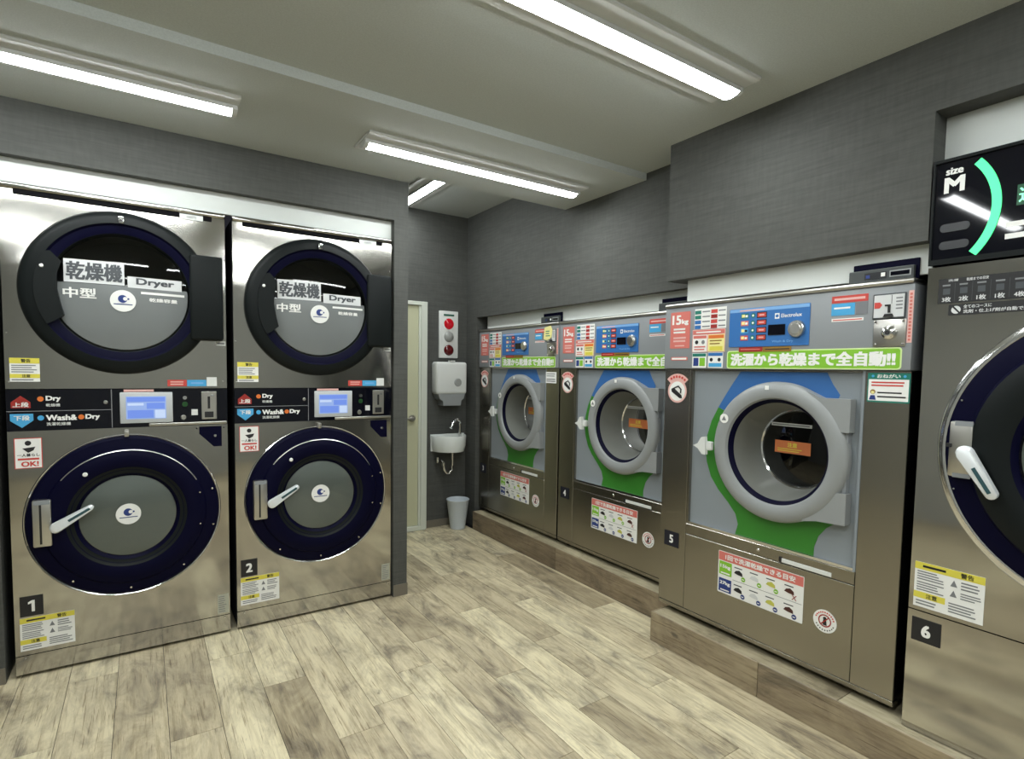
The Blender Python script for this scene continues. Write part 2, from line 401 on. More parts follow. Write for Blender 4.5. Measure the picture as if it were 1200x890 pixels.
# door to the back room
dr = MB().box(1.862, 2.497, YW - 0.02, YW - 0.002, 0.045, 1.962, M_DOOR).build('door_1', smooth=0); struct(dr, 'cream door with a white frame beside the basin')
MB().box(2.500, 2.557, YW - 0.045, YW - 0.001, 0.002, 1.997, M_DFRAME, 0.003, 1).box(1.862, 2.500, YW - 0.045, YW - 0.001, 1.964, 1.997, M_DFRAME, 0.003, 1).box(1.862, 2.500, YW - 0.045, YW - 0.001, 0.002, 0.043, M_DFRAME, 0.003, 1).box(2.482, 2.4995, YW - 0.034, YW - 0.019, 0.045, 1.962, M_DFRAME).build('door_frame', dr, smooth=0)
MB().lathe(2.425, 0.992, [(0.0005, YW - 0.034), (0.028, YW - 0.034), (0.030, YW - 0.021)], M_SATIN, 24).tube([(2.425, YW - 0.035, 0.992), (2.425, YW - 0.07, 0.992), (2.41, YW - 0.078, 0.992), (2.32, YW - 0.078, 0.992)], 0.010, M_SATIN).build('door_handle', dr)

# ------------------------------------------------------------------ ceiling lights
def ceiling_light(label, x0, x1, yc, z, along='x'):
    L2 = (x1 - x0) / 2; t = thing('ceiling_light', label, 'ceiling light', ((x0 + x1) / 2, yc, z) if along == 'x' else (yc, (x0 + x1) / 2, z), 0 if along == 'x' else PI / 2, 'batten lights on the ceiling')
    def ext(mb, prof, xa, xb, m):
        n = len(prof); mb.add([(x, y, zz) for x in (xa, xb) for y, zz in prof], [tuple(range(n)), tuple(range(n, 2 * n))] + [(i, (i + 1) % n, n + (i + 1) % n, n + i) for i in range(n)], m); return mb
    ext(MB(), [(-0.118, 0), (-0.118, -0.007), (-0.112, -0.012), (0.112, -0.012), (0.118, -0.007), (0.118, 0)], -L2, L2, M_LAMPW).build('housing', t, smooth=0)
    ext(MB(), [(-0.0425, -0.0125), (-0.0425, -0.030), (0.0425, -0.030), (0.0425, -0.0125)], -L2 + 0.025, L2 - 0.025, M_LAMPW).build('light_bar', t, smooth=0)
    xs = [-1 + 0.2 * i for i in range(11)]
    ext(MB(), [(0.0405 * q, -0.0302 - 0.0125 * (1 - q * q)) for q in xs] + [(0.0405, -0.0290), (-0.0405, -0.0290)], -L2 + 0.025, L2 - 0.025, M_TUBE).build('diffuser', t, smooth=30)
    cap = [(0.043, -0.0125), (-0.043, -0.0125)] + [(0.043 * q, -0.0305 - 0.0135 * (1 - q * q)) for q in xs]
    for xa, xb in ((-L2 + 0.004, -L2 + 0.0245), (L2 - 0.0245, L2 - 0.004)): ext(MB(), cap, xa, xb, M_LAMPW).build('end_cap', t, smooth=30)
    return t
ceiling_light('white batten light nearest the left wall, cut by the left edge', -0.505, 0.863, -0.497, ZL)
ceiling_light('white batten light in the middle, ending near the right wall', 1.41, 2.77, -0.497, ZL)
ceiling_light('large bright batten light at the top, nearest the camera', 1.16, 2.53, -1.775, ZS)
ceiling_light('short batten light crosswise in the bay over the door', 0.02, 1.20, 2.285, ZAL, 'y')
for i, (a, b, y) in enumerate(((-0.505, 0.863, -1.775), (-0.505, 0.863, -3.05), (1.16, 2.53, -3.05), (-0.505, 0.863, -4.33), (1.16, 2.53, -4.33))):  # the rearmost pair is unseen and assumed, added to light the room
    ceiling_light(['batten light out of the frame over the left front, seen only as reflections', 'batten light out of the frame above the camera', 'batten light out of the frame right of the camera', 'assumed, unseen batten light behind the camera on the left', 'assumed, unseen batten light behind the camera on the right'][i], a, b, y, ZS)

# ------------------------------------------------------------------ shared decals
def caution_sticker(parent, x0, x1, z0, z1, y=-0.0015):
    W, H = x1 - x0, z1 - z0; d = MB().rect(x0, x1, z0, z1, y, M_WHITE, th=0.0012); u = y - 0.0006
    X = lambda f: x0 + W * f; Z = lambda f: z0 + H * f
    d.rect(X(0), X(1), Z(0.84), Z(1), u, M_YEL); d.rect(X(0), X(0.47), Z(0.20), Z(0.34), u, M_YEL)
    d.text('警告', X(0.62), X(0.9), Z(0.865), Z(0.975), u - 0.0005, M_INK, fit='h'); d.text('注意', X(0.12), X(0.42), Z(0.22), Z(0.32), u - 0.0005, M_INK, fit='h')
    d.lines(X(0.12), X(0.46), Z(0.88), Z(0.96), 1, u - 0.0005, M_INK, 0.6, 0)
    d.lines(X(0.04), X(0.45), Z(0.60), Z(0.82), 4, u, M_GINK); d.lines(X(0.04), X(0.46), Z(0.36), Z(0.58), 4, u, M_GINK); d.lines(X(0.04), X(0.44), Z(0.04), Z(0.17), 2, u, M_GINK)
    for zz in (0.64, 0.42): d.prism([(X(0.53), Z(zz)), (X(0.63), Z(zz)), (X(0.58), Z(zz + 0.14))], u, u + 0.0005, M_GINK)
    d.lines(X(0.68), X(0.96), Z(0.60), Z(0.80), 3, u, M_GINK); d.lines(X(0.68), X(0.96), Z(0.40), Z(0.56), 3, u, M_GINK); d.lines(X(0.52), X(0.96), Z(0.06), Z(0.30), 4, u, M_GINK)
    return lab(d.build('caution_sticker', parent, smooth=0, recalc=True), 'white and yellow caution sticker')
def number_plate(parent, n, x0, x1, z0, z1, y=-0.002, m=None):
    d = MB().rect(x0, x1, z0, z1, y, m or M_INK, th=0.0018); H = z1 - z0
    if n == '1':
        xc = (x0 + x1) / 2 + H * 0.02; d.prism([(xc - H * 0.02, z0 + H * 0.22), (xc + H * 0.10, z0 + H * 0.22), (xc + H * 0.10, z1 - H * 0.22), (xc - H * 0.01, z1 - H * 0.22), (xc - H * 0.15, z1 - H * 0.30), (xc - H * 0.15, z1 - H * 0.40), (xc - H * 0.02, z1 - H * 0.36)], y - 0.0008, y - 0.0003, M_WHITE)
    else: d.text(n, (x0 + x1) / 2 - H * 0.3, (x0 + x1) / 2 + H * 0.3, z0 + H * 0.22, z1 - H * 0.22, y - 0.0006, M_WHITE, 0.035, 'h')
    return lab(d.build('number_plate', parent, smooth=0), 'black plate with a white ' + n)
def bolt(parent, x, z, y, r=0.006, m=None, name='bolt'):
    return MB().lathe(x, z, [(0.0003, y - 0.004), (r * 0.7, y - 0.004), (r, y - 0.001), (r, y + 0.002)], m or M_CHROME, 14).build(name, parent)
def maker_logo(parent, cx, cz, r, y, warp=None):
    d = MB(warp).disc(cx, cz, r, y, M_WHITE, 32, 0.001)
    u = y - 0.0006
    d.ringflat(cx - r * 0.03, cz + r * 0.18, 0.0, r * 0.36, u, M_DBLUE, 24); d.ringflat(cx + r * 0.17, cz + r * 0.20, 0.0, r * 0.17, u - 0.0004, M_WHITE, 20)
    d.ringflat(cx + r * 0.40, cz + r * 0.20, 0.0, r * 0.09, u, M_DBLUE, 12)
    d.rect(cx - r * 0.72, cx + r * 0.72, cz - r * 0.35, cz - r * 0.27, u, M_DBLUE)
    return lab(d.build('logo_sticker', parent, smooth=0), 'round white sticker with a dark blue crescent mark')
def lever(parent, p0, p1, y, w0=0.023, w1=0.012):
    """chrome lever handle with a teal grip inlay"""
    d = MB(); dx, dz = p1[0] - p0[0], p1[1] - p0[1]; L = math.hypot(dx, dz); ux, uz = dx / L, dz / L
    pts = []
    for k in range(13): a = PI / 2 + PI * k / 12; pts.append((p0[0] + w0 * (ux * math.cos(a) - uz * math.sin(a)), p0[1] + w0 * (uz * math.cos(a) + ux * math.sin(a))))
    for k in range(9): a = -PI / 2 + PI * k / 8; pts.append((p1[0] + w1 * (ux * math.cos(a) - uz * math.sin(a)), p1[1] + w1 * (uz * math.cos(a) + ux * math.sin(a))))
    n = len(pts); cx = sum(p[0] for p in pts) / n; cz = sum(p[1] for p in pts) / n
    q = [((p[0] - cx) * 0.9 + cx, (p[1] - cz) * 0.86 + cz) for p in pts]
    vs = [(a, y, b) for a, b in q] + [(a, y + 0.007, b) for a, b in pts] + [(a, y + 0.022, b) for a, b in pts]
    d.add(vs, [tuple(range(n)), tuple(range(2 * n, 3 * n))] + [(j * n + i, j * n + (i + 1) % n, (j + 1) * n + (i + 1) % n, (j + 1) * n + i) for j in (0, 1) for i in range(n)], M_OFFCHR)
    d.lathe(p0[0], p0[1], [(0.016, y + 0.02), (0.016, y + 0.06)], M_CHROME, 20)
    h = d.build('handle', parent, smooth=40); lab(h, 'pale chrome lever handle')
    e = MB(); a0, a1, hw = 0.36, 0.98, 0.0055
    P = [(p0[0] + dx * a0 - uz * hw * s_, p0[1] + dz * a0 + ux * hw * s_) for s_ in (-1, 1)] + [(p0[0] + dx * a1 - uz * hw * s_, p0[1] + dz * a1 + ux * hw * s_) for s_ in (1, -1)]
    e.prism(P, y - 0.0015, y + 0.001, M_GRIP).build('grip_inlay', parent, smooth=0); return h
M_OFFCHR = mat('pale_satin_metal', S(226, 230, 232), 0.3, 0.25)
M_GRIP = mat('teal_grip', S(42, 76, 82), 0.4)

# ------------------------------------------------------------------ stacked dryer over washer-dryer
def stack(x0, num, label):
    W = 0.864
    t = thing('stacked_washer_dryer', label, 'laundry machine', (x0, 0, 0), 0, 'stacked machines in the left wall')
    b = MB()
    b.box(0.002, 0.012, 0.021, 0.90, 0.02, 2.18, M_DARK).box(W - 0.012, W - 0.002, 0.021, 0.90, 0.02, 2.18, M_DARK).box(0.012, W - 0.012, 0.88, 0.90, 0.02, 2.18, M_DARK)
    b.box(0.012, W - 0.012, 0.03, 0.88, 0.03, 0.05, M_DARK).box(0.012, W - 0.012, 0.03, 0.88, 2.16, 2.18, M_DARK).box(0.012, W - 0.012, 0.03, 0.88, 1.2, 1.22, M_DARK)
    b.build('body', t, smooth=0)
    for sx in (0.05, W - 0.05):
        for sy in (0.07, 0.83): MB().zlathe(sx, sy, [(0.025, 0.0005), (0.025, 0.012), (0.012, 0.014), (0.012, 0.031)], M_RUBBER, 16, cap1=True).build('foot', t)
    MB().box(0, W, -0.012, 0.020, 2.166, 2.192, M_STEEL, 0.009, 3).build('top_trim', t)
    MB().box(0.05, W - 0.06, -0.004, 0.0, 2.144, 2.165, M_RUBBER).build('vent_slot', t, smooth=0)
    MB().rect(0.665, 0.765, 2.138, 2.163, -0.008, M_OFFW, th=0.003).text('100円', 0.675, 0.755, 2.143, 2.158, -0.0085, M_GINK, fit='h').build('price_label', t, smooth=0)
    # --- dryer
    CX, CZ = 0.43, 1.75
    MB().plate(0.002, W - 0.002, 1.304, 2.166, 0.0, M_STEEL, (CX, CZ, 0.31)).build('dryer_front_panel', t, smooth=0)
    MB().lathe(CX, CZ, [(0.305, 0.021), (0.32, 0.10), (0.36, 0.14), (0.36, 0.70), (0.001, 0.72)], M_SATIN, 48).build('dryer_drum', t)
    D = MB().lathe(CX, CZ, [(0.377, -0.001), (0.377, -0.014), (0.366, -0.030), (0.345, -0.038), (0.318, -0.042), (0.308, -0.030), (0.29, -0.028), (0.272, -0.022), (0.266, -0.008), (0.266, 0.02)], M_BLACK, 96).build('dryer_door', t); lab(D, 'black round dryer door with printed glass')
    MB().lathe(CX, CZ, [(0.316, -0.0415), (0.309, -0.033), (0.291, -0.0305), (0.274, -0.0245)], M_NAVY, 96).build('inner_bezel', D)
    MB().box(0.70, 0.846, -0.052, -0.001, 1.545, 1.965, M_BLACK, 0.012, 3).build('hinge_block', D)
    arc = [(CX + 0.318 * math.cos(a), CZ + 0.318 * math.sin(a)) for a in [math.radians(150 + i * 6) for i in range(11)]]
    MB().prism([(0.172, 1.912), (0.207, 1.872), (0.193, 1.81), (0.191, 1.75), (0.203, 1.68), (0.214, 1.634), (0.180, 1.606)] + list(reversed(arc)), -0.052, -0.024, M_BLACK).build('pull_handle', D, smooth=0)
    MB().box(0.420, 0.442, -0.062, -0.034, 2.066, 2.098, M_CHROME, 0.004).box(0.424, 0.438, -0.066, -0.061, 2.078, 2.084, M_INK).build('latch', D)
    bolt(D, 0.142, 1.843, -0.053, 0.008, M_WHITE)
    dome = lambda x, z: -0.040 + 0.028 * ((x - CX) ** 2 + (z - CZ) ** 2) / 0.268 ** 2
    MB().lathe(CX, CZ, [(0.0005, -0.040)] + [(0.266 * i / 10, -0.040 + 0.028 * (i / 10) ** 2) for i in range(1, 11)], M_SMOKE, 64).build('glass', D)
    wp = lambda p: (p[0], dome(p[0], p[2]) - 0.0018 + p[1], p[2])
    f = MB(wp); n = 40; m_ = 12; zt = 1.783; R = 0.262
    vs = []
    for i in range(n + 1):
        x = CX + R * math.cos(PI * (1 - i / n)) * 0.999; h = math.sqrt(max(R * R - (x - CX) ** 2, 1e-9)); z0 = CZ - h; z1 = min(zt, CZ + h)
        vs += [(x, 0, z0 + (z1 - z0) * j / m_) for j in range(m_ + 1)]
    f.add(vs, [(i * (m_ + 1) + j, (i + 1) * (m_ + 1) + j, (i + 1) * (m_ + 1) + j + 1, i * (m_ + 1) + j + 1) for i in range(n) for j in range(m_)], M_FILM).build('window_film', D)
    s_ = MB(wp)
    s_.rect(0.214, 0.437, 1.785, 1.889, -0.002, M_PLATE, 6, 4); s_.text('乾燥機', 0.222, 0.430, 1.796, 1.880, -0.0032, M_GINKD, 0.018)
    s_.rect(0.449, 0.667, 1.778, 1.830, -0.002, M_PLATE, 6, 2); s_.text('Dryer', 0.482, 0.636, 1.785, 1.826, -0.0032, M_GINKD, 0.028)
    s_.text('中型', 0.209, 0.331, 1.714, 1.762, -0.002, M_WHITE, 0.02)
    s_.rect(0.500, 0.678, 1.752, 1.763, -0.002, M_WHITE, 5, 1); s_.text('乾燥容量', 0.532, 0.648, 1.718, 1.737, -0.002, M_WHITE, 0.02)
    lab(s_.build('window_lettering', D, smooth=0, recalc=False), 'white plates with grey lettering on the glass')
    maker_logo(D, CX, 1.714, 0.050, -0.003, wp)
    d = MB().rect(0.018, 0.119, 1.336, 1.440, -0.0015, M_WHITE, th=0.0013)
    d.rect(0.018, 0.119, 1.416, 1.440, -0.002, M_YEL).rect(0.018, 0.119, 1.352, 1.370, -0.002, M_YEL)
    d.text('警告', 0.055, 0.09, 1.42, 1.436, -0.0026, M_INK, fit='h').text('注意', 0.055, 0.09, 1.354, 1.368, -0.0026, M_INK, fit='h').lines(0.024, 0.114, 1.374, 1.412, 4, -0.002, M_GINK).lines(0.024, 0.114, 1.338, 1.350, 1, -0.002, M_GINK)
    lab(d.build('caution_sticker', t, smooth=0), 'small yellow and white caution sticker')
    d = MB().rect(0.600, 0.682, 1.314, 1.346, -0.0015, M_RED, th=0.0013).rect(0.684, 0.768, 1.314, 1.346, -0.0015, M_CYAN, th=0.0013).rect(0.770, 0.816, 1.314, 1.360, -0.0015, M_OFFW, th=0.0013)
    d.lines(0.612, 0.670, 1.318, 1.342, 2, -0.002, M_ROSE, 0.5, 0.1).lines(0.70, 0.755, 1.322, 1.338, 1, -0.002, M_LBLUE, 0.5, 0)
    lab(d.build('app_sticker', t, smooth=0), 'red, blue and white strip sticker')
    d = MB().rect(0.815, 0.858, 1.522, 1.545, -0.0015, M_OFFW, th=0.0013).lines(0.82, 0.853, 1.527, 1.540, 1, -0.002, M_GINK, 0.6, 0); d.build('hinge_label', t, smooth=0)
    for bx, bz in ((0.012, 1.548), (0.014, 1.335), (0.846, 1.338), (0.85, 1.51), (0.02, 2.0), (0.852, 2.0)): bolt(t, bx, bz, 0.0, 0.004, M_CHROME, 'screw')
    # --- control band
    P = MB().box(0.002, W - 0.002, -0.004, 0.018, 1.118, 1.301, M_GLOSSB).build('control_panel', t, smooth=0)
    d = MB(); u = -0.0048
    d.rect(0.373, 0.3765, 1.12, 1.30, u, M_GINK).rect(0.003, 0.373, 1.2035, 1.2065, u, M_GINK)
    d.prism([(0.018, 1.219), (0.084, 1.219), (0.084, 1.245), (0.051, 1.274), (0.018, 1.245)], u, u + 0.0006, M_REDD); d.text('上段', 0.024, 0.078, 1.223, 1.246, u - 0.0008, M_WHITE, 0.02)
    d.prism([(0.014, 1.194), (0.092, 1.194), (0.092, 1.164), (0.053, 1.132), (0.014, 1.164)], u, u + 0.0006, M_CYAN); d.text('下段', 0.026, 0.080, 1.164, 1.187, u - 0.0008, M_WHITE, 0.02)
    d.ringflat(0.118, 1.259, 0, 0.0115, u, M_ORANGE, 20).ringflat(0.117, 1.174, 0, 0.0115, u, M_CYAN, 20).ringflat(0.260, 1.174, 0, 0.0115, u, M_ORANGE, 20)
    d.text('Dry', 0.136, 0.189, 1.244, 1.273, u, M_WHITE, 0.03).text('乾燥機', 0.136, 0.186, 1.224, 1.238, u, M_OFFW, 0.01)
    d.text('Wash&', 0.135, 0.245, 1.160, 1.187, u, M_WHITE, 0.03).text('Dry', 0.275, 0.329, 1.157, 1.187, u, M_WHITE, 0.03).text('洗濯乾燥機', 0.136, 0.222, 1.138, 1.153, u, M_OFFW, 0.01)
    d.build('lettering', P, smooth=0)
    bolt(P, 0.352, 1.240, -0.005, 0.009, M_SATIN, 'key_lock')
    b = MB().box(0.406, 0.620, -0.014, -0.0045, 1.137, 1.286, M_PLATE0, 0.004).build('screen_bezel', P)
    d = MB().rect(0.430, 0.592, 1.157, 1.266, -0.0146, M_LCD); u = -0.0150
    d.rect(0.434, 0.588, 1.240, 1.262, u, M_LCDB).rect(0.436, 0.50, 1.222, 1.234, u, M_LCDW).rect(0.436, 0.54, 1.162, 1.20, u, M_LCDB).rect(0.512, 0.586, 1.205, 1.234, u, M_LCDB).rect(0.546, 0.588, 1.160, 1.20, u, M_LCDW)
    lab(d.build('screen', P, smooth=0), 'lit blue touch screen')
    MB().rect(0.422, 0.542, 1.288, 1.299, -0.006, M_ROSE, th=0.0015).build('label_strip', P, smooth=0)
    MB().box(0.744, 0.813, -0.010, -0.0045, 1.146, 1.288, M_SATIN, 0.003).box(0.772, 0.783, -0.0115, -0.0095, 1.20, 1.262, M_INK).box(0.758, 0.798, -0.013, -0.0095, 1.155, 1.185, M_INK, 0.002).box(0.786, 0.80, -0.018, -0.0095, 1.262, 1.270, M_CHROME).build('coin_unit', P, smooth=0)
    MB().lathe(0.672, 1.257, [(0.0005, -0.012), (0.009, -0.012), (0.012, -0.005)], M_CHROME, 20).build('button', P)
    MB().lathe(0.672, 1.224, [(0.0005, -0.008), (0.012, -0.008), (0.013, -0.005)], mat('green_button', S(28, 70, 34), 0.3), 20).build('button', P)
    MB().rect(0.700, 0.728, 1.168, 1.198, -0.0062, M_OFFW, th=0.0015).build('label', P, smooth=0)
    MB().lathe(0.665, 1.158, [(0.0005, -0.010), (0.010, -0.010), (0.013, -0.005)], M_SATIN, 20).build('key_lock', P)
    MB().box(0.520, W - 0.006, -0.011, -0.0045, 1.120, 1.134, M_SATIN, 0.003).build('ledge', P)
    # --- washer-dryer
    CX, CZ = 0.433, 0.695
    MB().plate(0.002, W - 0.002, 0.1025, 1.1165, 0.0, M_STEEL, (CX, CZ, 0.31)).build('washer_front_panel', t, smooth=0)
    MB().lathe(CX, CZ, [(0.305, 0.021), (0.32, 0.08), (0.34, 0.11), (0.34, 0.52), (0.001, 0.54)], M_SATIN, 48).build('washer_drum', t)
    D = MB().lathe(CX, CZ, [(0.382, -0.001), (0.382, -0.012), (0.372, -0.022), (0.325, -0.030), (0.318, -0.040), (0.300, -0.046), (0.285, -0.050), (0.238, -0.048), (0.222, -0.038), (0.208, -0.036), (0.194, -0.020), (0.194, 0.02)], M_NAVY, 96).build('washer_door', t); lab(D, 'navy black round washer door with a small window')
    MB().lathe(CX, CZ, [(0.392, -0.0005), (0.392, -0.007), (0.388, -0.011), (0.3835, -0.009), (0.3835, -0.0005)], M_CHROME, 96).build('chrome_rim', D)
    MB().lathe(CX, CZ, [(0.3205, -0.0395), (0.3165, -0.0425)], M_SATIN, 48, a0=math.radians(28), a1=math.radians(142)).build('trim_arc', D)
    MB().lathe(CX, CZ, [(0.238, -0.0485), (0.223, -0.0385), (0.208, -0.0365)], M_BLACK, 96).build('inner_bezel', D)
    MB().lathe(CX, CZ, [(0.0005, -0.036)] + [(0.194 * i / 8, -0.036 + 0.014 * (i / 8) ** 2) for i in range(1, 9)], M_GLASS, 64).build('glass', D)
    MB().lathe(CX, CZ, [(0.192, -0.018), (0.10, -0.028), (0.001, -0.031)], M_WFILM, 64).build('window_film', D)
    maker_logo(D, CX - 0.003, 0.706, 0.050, -0.0395)
    MB().box(0.082, 0.148, -0.058, -0.016, 0.602, 0.812, M_SATIN, 0.006).box(0.106, 0.114, -0.0595, -0.056, 0.615, 0.80, M_INK).box(0.088, 0.144, -0.0605, -0.056, 0.792, 0.812, M_GREY).build('latch_plate', D)
    lever(D, (0.166, 0.690), (0.290, 0.766), -0.105)
    for bx, bz in ((0.214, 0.417), (0.433, 0.344), (0.653, 0.417), (0.786, 0.604), (0.785, 0.79)): bolt(D, bx, bz, -0.026, 0.006)
    for bx, bz in ((0.728, 0.62), (0.728, 0.78)): bolt(D, bx, bz, -0.047, 0.005)
    bolt(D, 0.271, 0.912, -0.052, 0.010, M_WHITE, 'white_stud')
    MB().box(0.421, 0.439, -0.034, -0.0005, 1.076, 1.106, M_SATIN, 0.003).build('door_catch', t)
    F = MB().prism([(0.733, 1.1075), (0.834, 1.1075), (0.834, 1.003), (0.797, 1.003), (0.733, 1.071)], -0.004, -0.0003, M_NAVY).build('corner_bracket', t, smooth=0); bolt(F, 0.804, 1.059, -0.005, 0.008)
    for bx in (0.722, 0.845): bolt(t, bx, 1.100, 0.0, 0.004, M_INK, 'screw')
    dz = 0.0 if num == '1' else 0.014
    d = MB().rect(0.023, 0.118, 0.950 + dz, 1.086 + dz, -0.0015, M_RED, th=0.001).rect(0.026, 0.115, 0.953 + dz, 1.083 + dz, -0.0019, M_WHITE)
    u = -0.0024
    d.ringflat(0.07, 1.063 + dz, 0, 0.011, u, M_INK, 16).prism([(0.05, 1.04 + dz), (0.095, 1.046 + dz), (0.088, 1.03 + dz), (0.07, 1.02 + dz)], u, u + 0.0004, M_INK)
    d.text('一人暮らし', 0.032, 0.109, 1.003 + dz, 1.017 + dz, u, M_INK, 0.02).lines(0.034, 0.107, 0.986 + dz, 0.998 + dz, 1, u, M_RED, 0.7, 0).text('OK!', 0.045, 0.105, 0.958 + dz, 0.982 + dz, u, M_RED, 0.04)
    lab(d.build('notice_sticker', t, smooth=0), 'white sticker with a red frame reading OK!')
    number_plate(t, num, 0.022, 0.103, 0.280 + dz * 0.5, 0.372 + dz * 0.5)
    caution_sticker(t, 0.020, 0.213, 0.123 + dz * 0.6, 0.273 + dz * 0.6)
    d = MB().rect(0.803, 0.856, 0.112, 0.214, -0.0015, M_RATING, th=0.0012).lines(0.808, 0.851, 0.118, 0.208, 8, -0.002, M_GINK, 0.35, 0.5); d.build('rating_plate', t, smooth=0)
    MB().box(0.002, W - 0.002, -0.001, 0.02, 0.016, 0.0995, M_STEEL).build('kick_panel', t, smooth=0)
    for bx in (0.036, 0.836): bolt(t, bx, 0.090, -0.001, 0.0045, M_CHROME, 'screw')
    return t
M_PLATE = mat('pale_grey_plate', S(206, 208, 208), 0.4)
M_GINKD = mat('slate_print', S(66, 70, 74), 0.5)
M_REDD = mat('dark_red_print', S(150, 34, 26), 0.5)
M_RATING = mat('rating_plate_grey', S(168, 168, 152), 0.4)
stack(0.0, '1', 'stainless dryer over washer-dryer stack numbered 1, at the left edge')
stack(0.8942, '2', 'stainless dryer over washer-dryer stack numbered 2, beside the pillar')

# ------------------------------------------------------------------ front-loading washer-dryers 3, 4, 5
def arcpts(cx, cz, r, a0, a1, n=24): return [(cx + r * math.cos(math.radians(a0 + (a1 - a0) * i / n)), cz + r * math.sin(math.radians(a0 + (a1 - a0) * i / n))) for i in range(n + 1)]
def washer(X, y0, num, label):
    W = 1.1295; CX, CZ = 0.634, 1.083
    t = thing('washer_dryer', label, 'laundry machine', (X, y0, HK), -PI / 2, 'washer-dryers on the kerb')
    class Z(MB):
        def build(s, name, parent=None, smooth=35, recalc=True):
            s.v = [(x, y, z - HK) for x, y, z in s.v]; return MB.build(s, name, parent, smooth, recalc)
    b = Z().box(0.004, 0.014, 0.03, 0.80, 0.195, 1.74, M_DARK).box(W - 0.014, W - 0.004, 0.03, 0.80, 0.195, 1.74, M_STEELD).box(0.014, W - 0.014, 0.78, 0.80, 0.195, 1.74, M_DARK)
    b.box(0.014, W - 0.014, 0.05, 0.78, 0.20, 0.22, M_DARK).box(0.014, W - 0.014, 0.16, 0.78, 1.72, 1.74, M_DARK); b.build('body', t, smooth=0)
    for sx in (0.06, W - 0.06):
        for sy in (0.08, 0.72): Z().zlathe(sx, sy, [(0.03, HK + 0.0005), (0.03, HK + 0.012), (0.014, HK + 0.016), (0.014, 0.20)], M_RUBBER, 16, cap1=True).build('foot', t)
    # control fascia
    C = Z().box(0.0, W, -0.012, 0.15, 1.4415, 1.752, M_GREY, 0.004).build('control_panel', t, smooth=30)
    Z().box(0.0, W, -0.022, 0.12, 1.753, 1.772, M_SATIN, 0.008, 3).build('top_rail', t)
    Y = -0.0135; u = Y - 0.0007; uu = Y - 0.0014
    d = Z().rrect(0.037, 0.160, 1.545, 1.729, 0.004, Y, M_PINK); d.text('15', 0.048, 0.105, 1.664, 1.714, u, M_WHITE, 0.035).text('kg', 0.108, 0.150, 1.660, 1.692, u, M_WHITE, 0.03)
    d.lines(0.058, 0.138, 1.618, 1.650, 2, u, M_WHITE, 0.55, 0.1).lines(0.058, 0.138, 1.574, 1.606, 2, u, M_ROSE, 0.55, 0.1).lines(0.068, 0.128, 1.552, 1.564, 1, u, M_ROSE, 0.5, 0); lab(d.build('capacity_sticker', C, smooth=0), 'salmon sticker reading 15kg')
    d = Z().rrect(0.046, 0.150, 1.484, 1.501, 0.004, Y, M_PINK).rect(0.052, 0.144, 1.488, 1.497, u, M_WHITE); d.build('sticker', C, smooth=0)
    d = Z().rect(0.187, 0.367, 1.636, 1.736, Y, M_WHITE, th=0.001)
    for i, (a, c) in enumerate(((M_TEAL, M_RED), (M_TEAL, M_REDD), (M_BLUE, M_RED), (M_BLUE, M_REDD))):
        z = 1.727 - i * 0.024; d.rect(0.189, 0.225, z - 0.018, z, u, a).rect(0.282, 0.318, z - 0.018, z, u, c).rect(0.232, 0.276, z - 0.010, z - 0.004, u, M_GINK).rect(0.324, 0.362, z - 0.010, z - 0.004, u, M_GINK)
    d.build('price_sticker', C, smooth=0)
    d = Z().rect(0.177, 0.364, 1.523, 1.634, Y, M_ROSE, th=0.001).rect(0.180, 0.361, 1.610, 1.630, u, M_PINK).lines(0.20, 0.34, 1.614, 1.626, 1, uu, M_WHITE, 0.5, 0)
    d.rect(0.181, 0.264, 1.526, 1.607, u, M_WHITE).rect(0.184, 0.261, 1.590, 1.604, uu, M_PINK).ringflat(0.204, 1.572, 0, 0.010, uu, M_INK, 14).ringflat(0.242, 1.572, 0, 0.010, uu, M_GINK, 14).lines(0.19, 0.256, 1.53, 1.556, 2, uu, M_PINK, 0.5)
    d.rect(0.270, 0.361, 1.526, 1.607, u, M_LYEL).rect(0.273, 0.358, 1.588, 1.604, uu, M_ORANGE).lines(0.28, 0.352, 1.556, 1.584, 2, uu, M_BROWN, 0.4).rect(0.28, 0.352, 1.53, 1.55, uu, M_YEL); d.build('instruction_sticker', C, smooth=0)
    d = Z().rect(0.180, 0.263, 1.447, 1.519, Y, M_WHITE, th=0.001).rect(0.182, 0.261, 1.502, 1.517, u, M_TEAL).rect(0.188, 0.218, 1.456, 1.496, u, M_DBLUE).rect(0.224, 0.256, 1.456, 1.496, u, M_GREEN); d.build('instruction_sticker', C, smooth=0)
    d = Z().rect(0.272, 0.356, 1.447, 1.521, Y, M_WHITE, th=0.001).rect(0.274, 0.354, 1.504, 1.519, u, M_BLUE).ringflat(0.292, 1.486, 0, 0.009, u, M_INK, 12).ringflat(0.336, 1.486, 0, 0.009, u, M_INK, 12).rect(0.278, 0.350, 1.452, 1.470, u, M_CYAN); d.build('instruction_sticker', C, smooth=0)
    # blue control plate
    B = Z().rrect(0.386, 0.761, 1.543, 1.716, 0.003, Y - 0.002, M_BLUE, 0.0032).build('control_plate', C, smooth=0); lab(B, 'blue control plate with dial and display')
    Y2 = Y - 0.0027; d = Z().rect(0.388, 0.759, 1.700, 1.714, Y2, M_LBLUE)
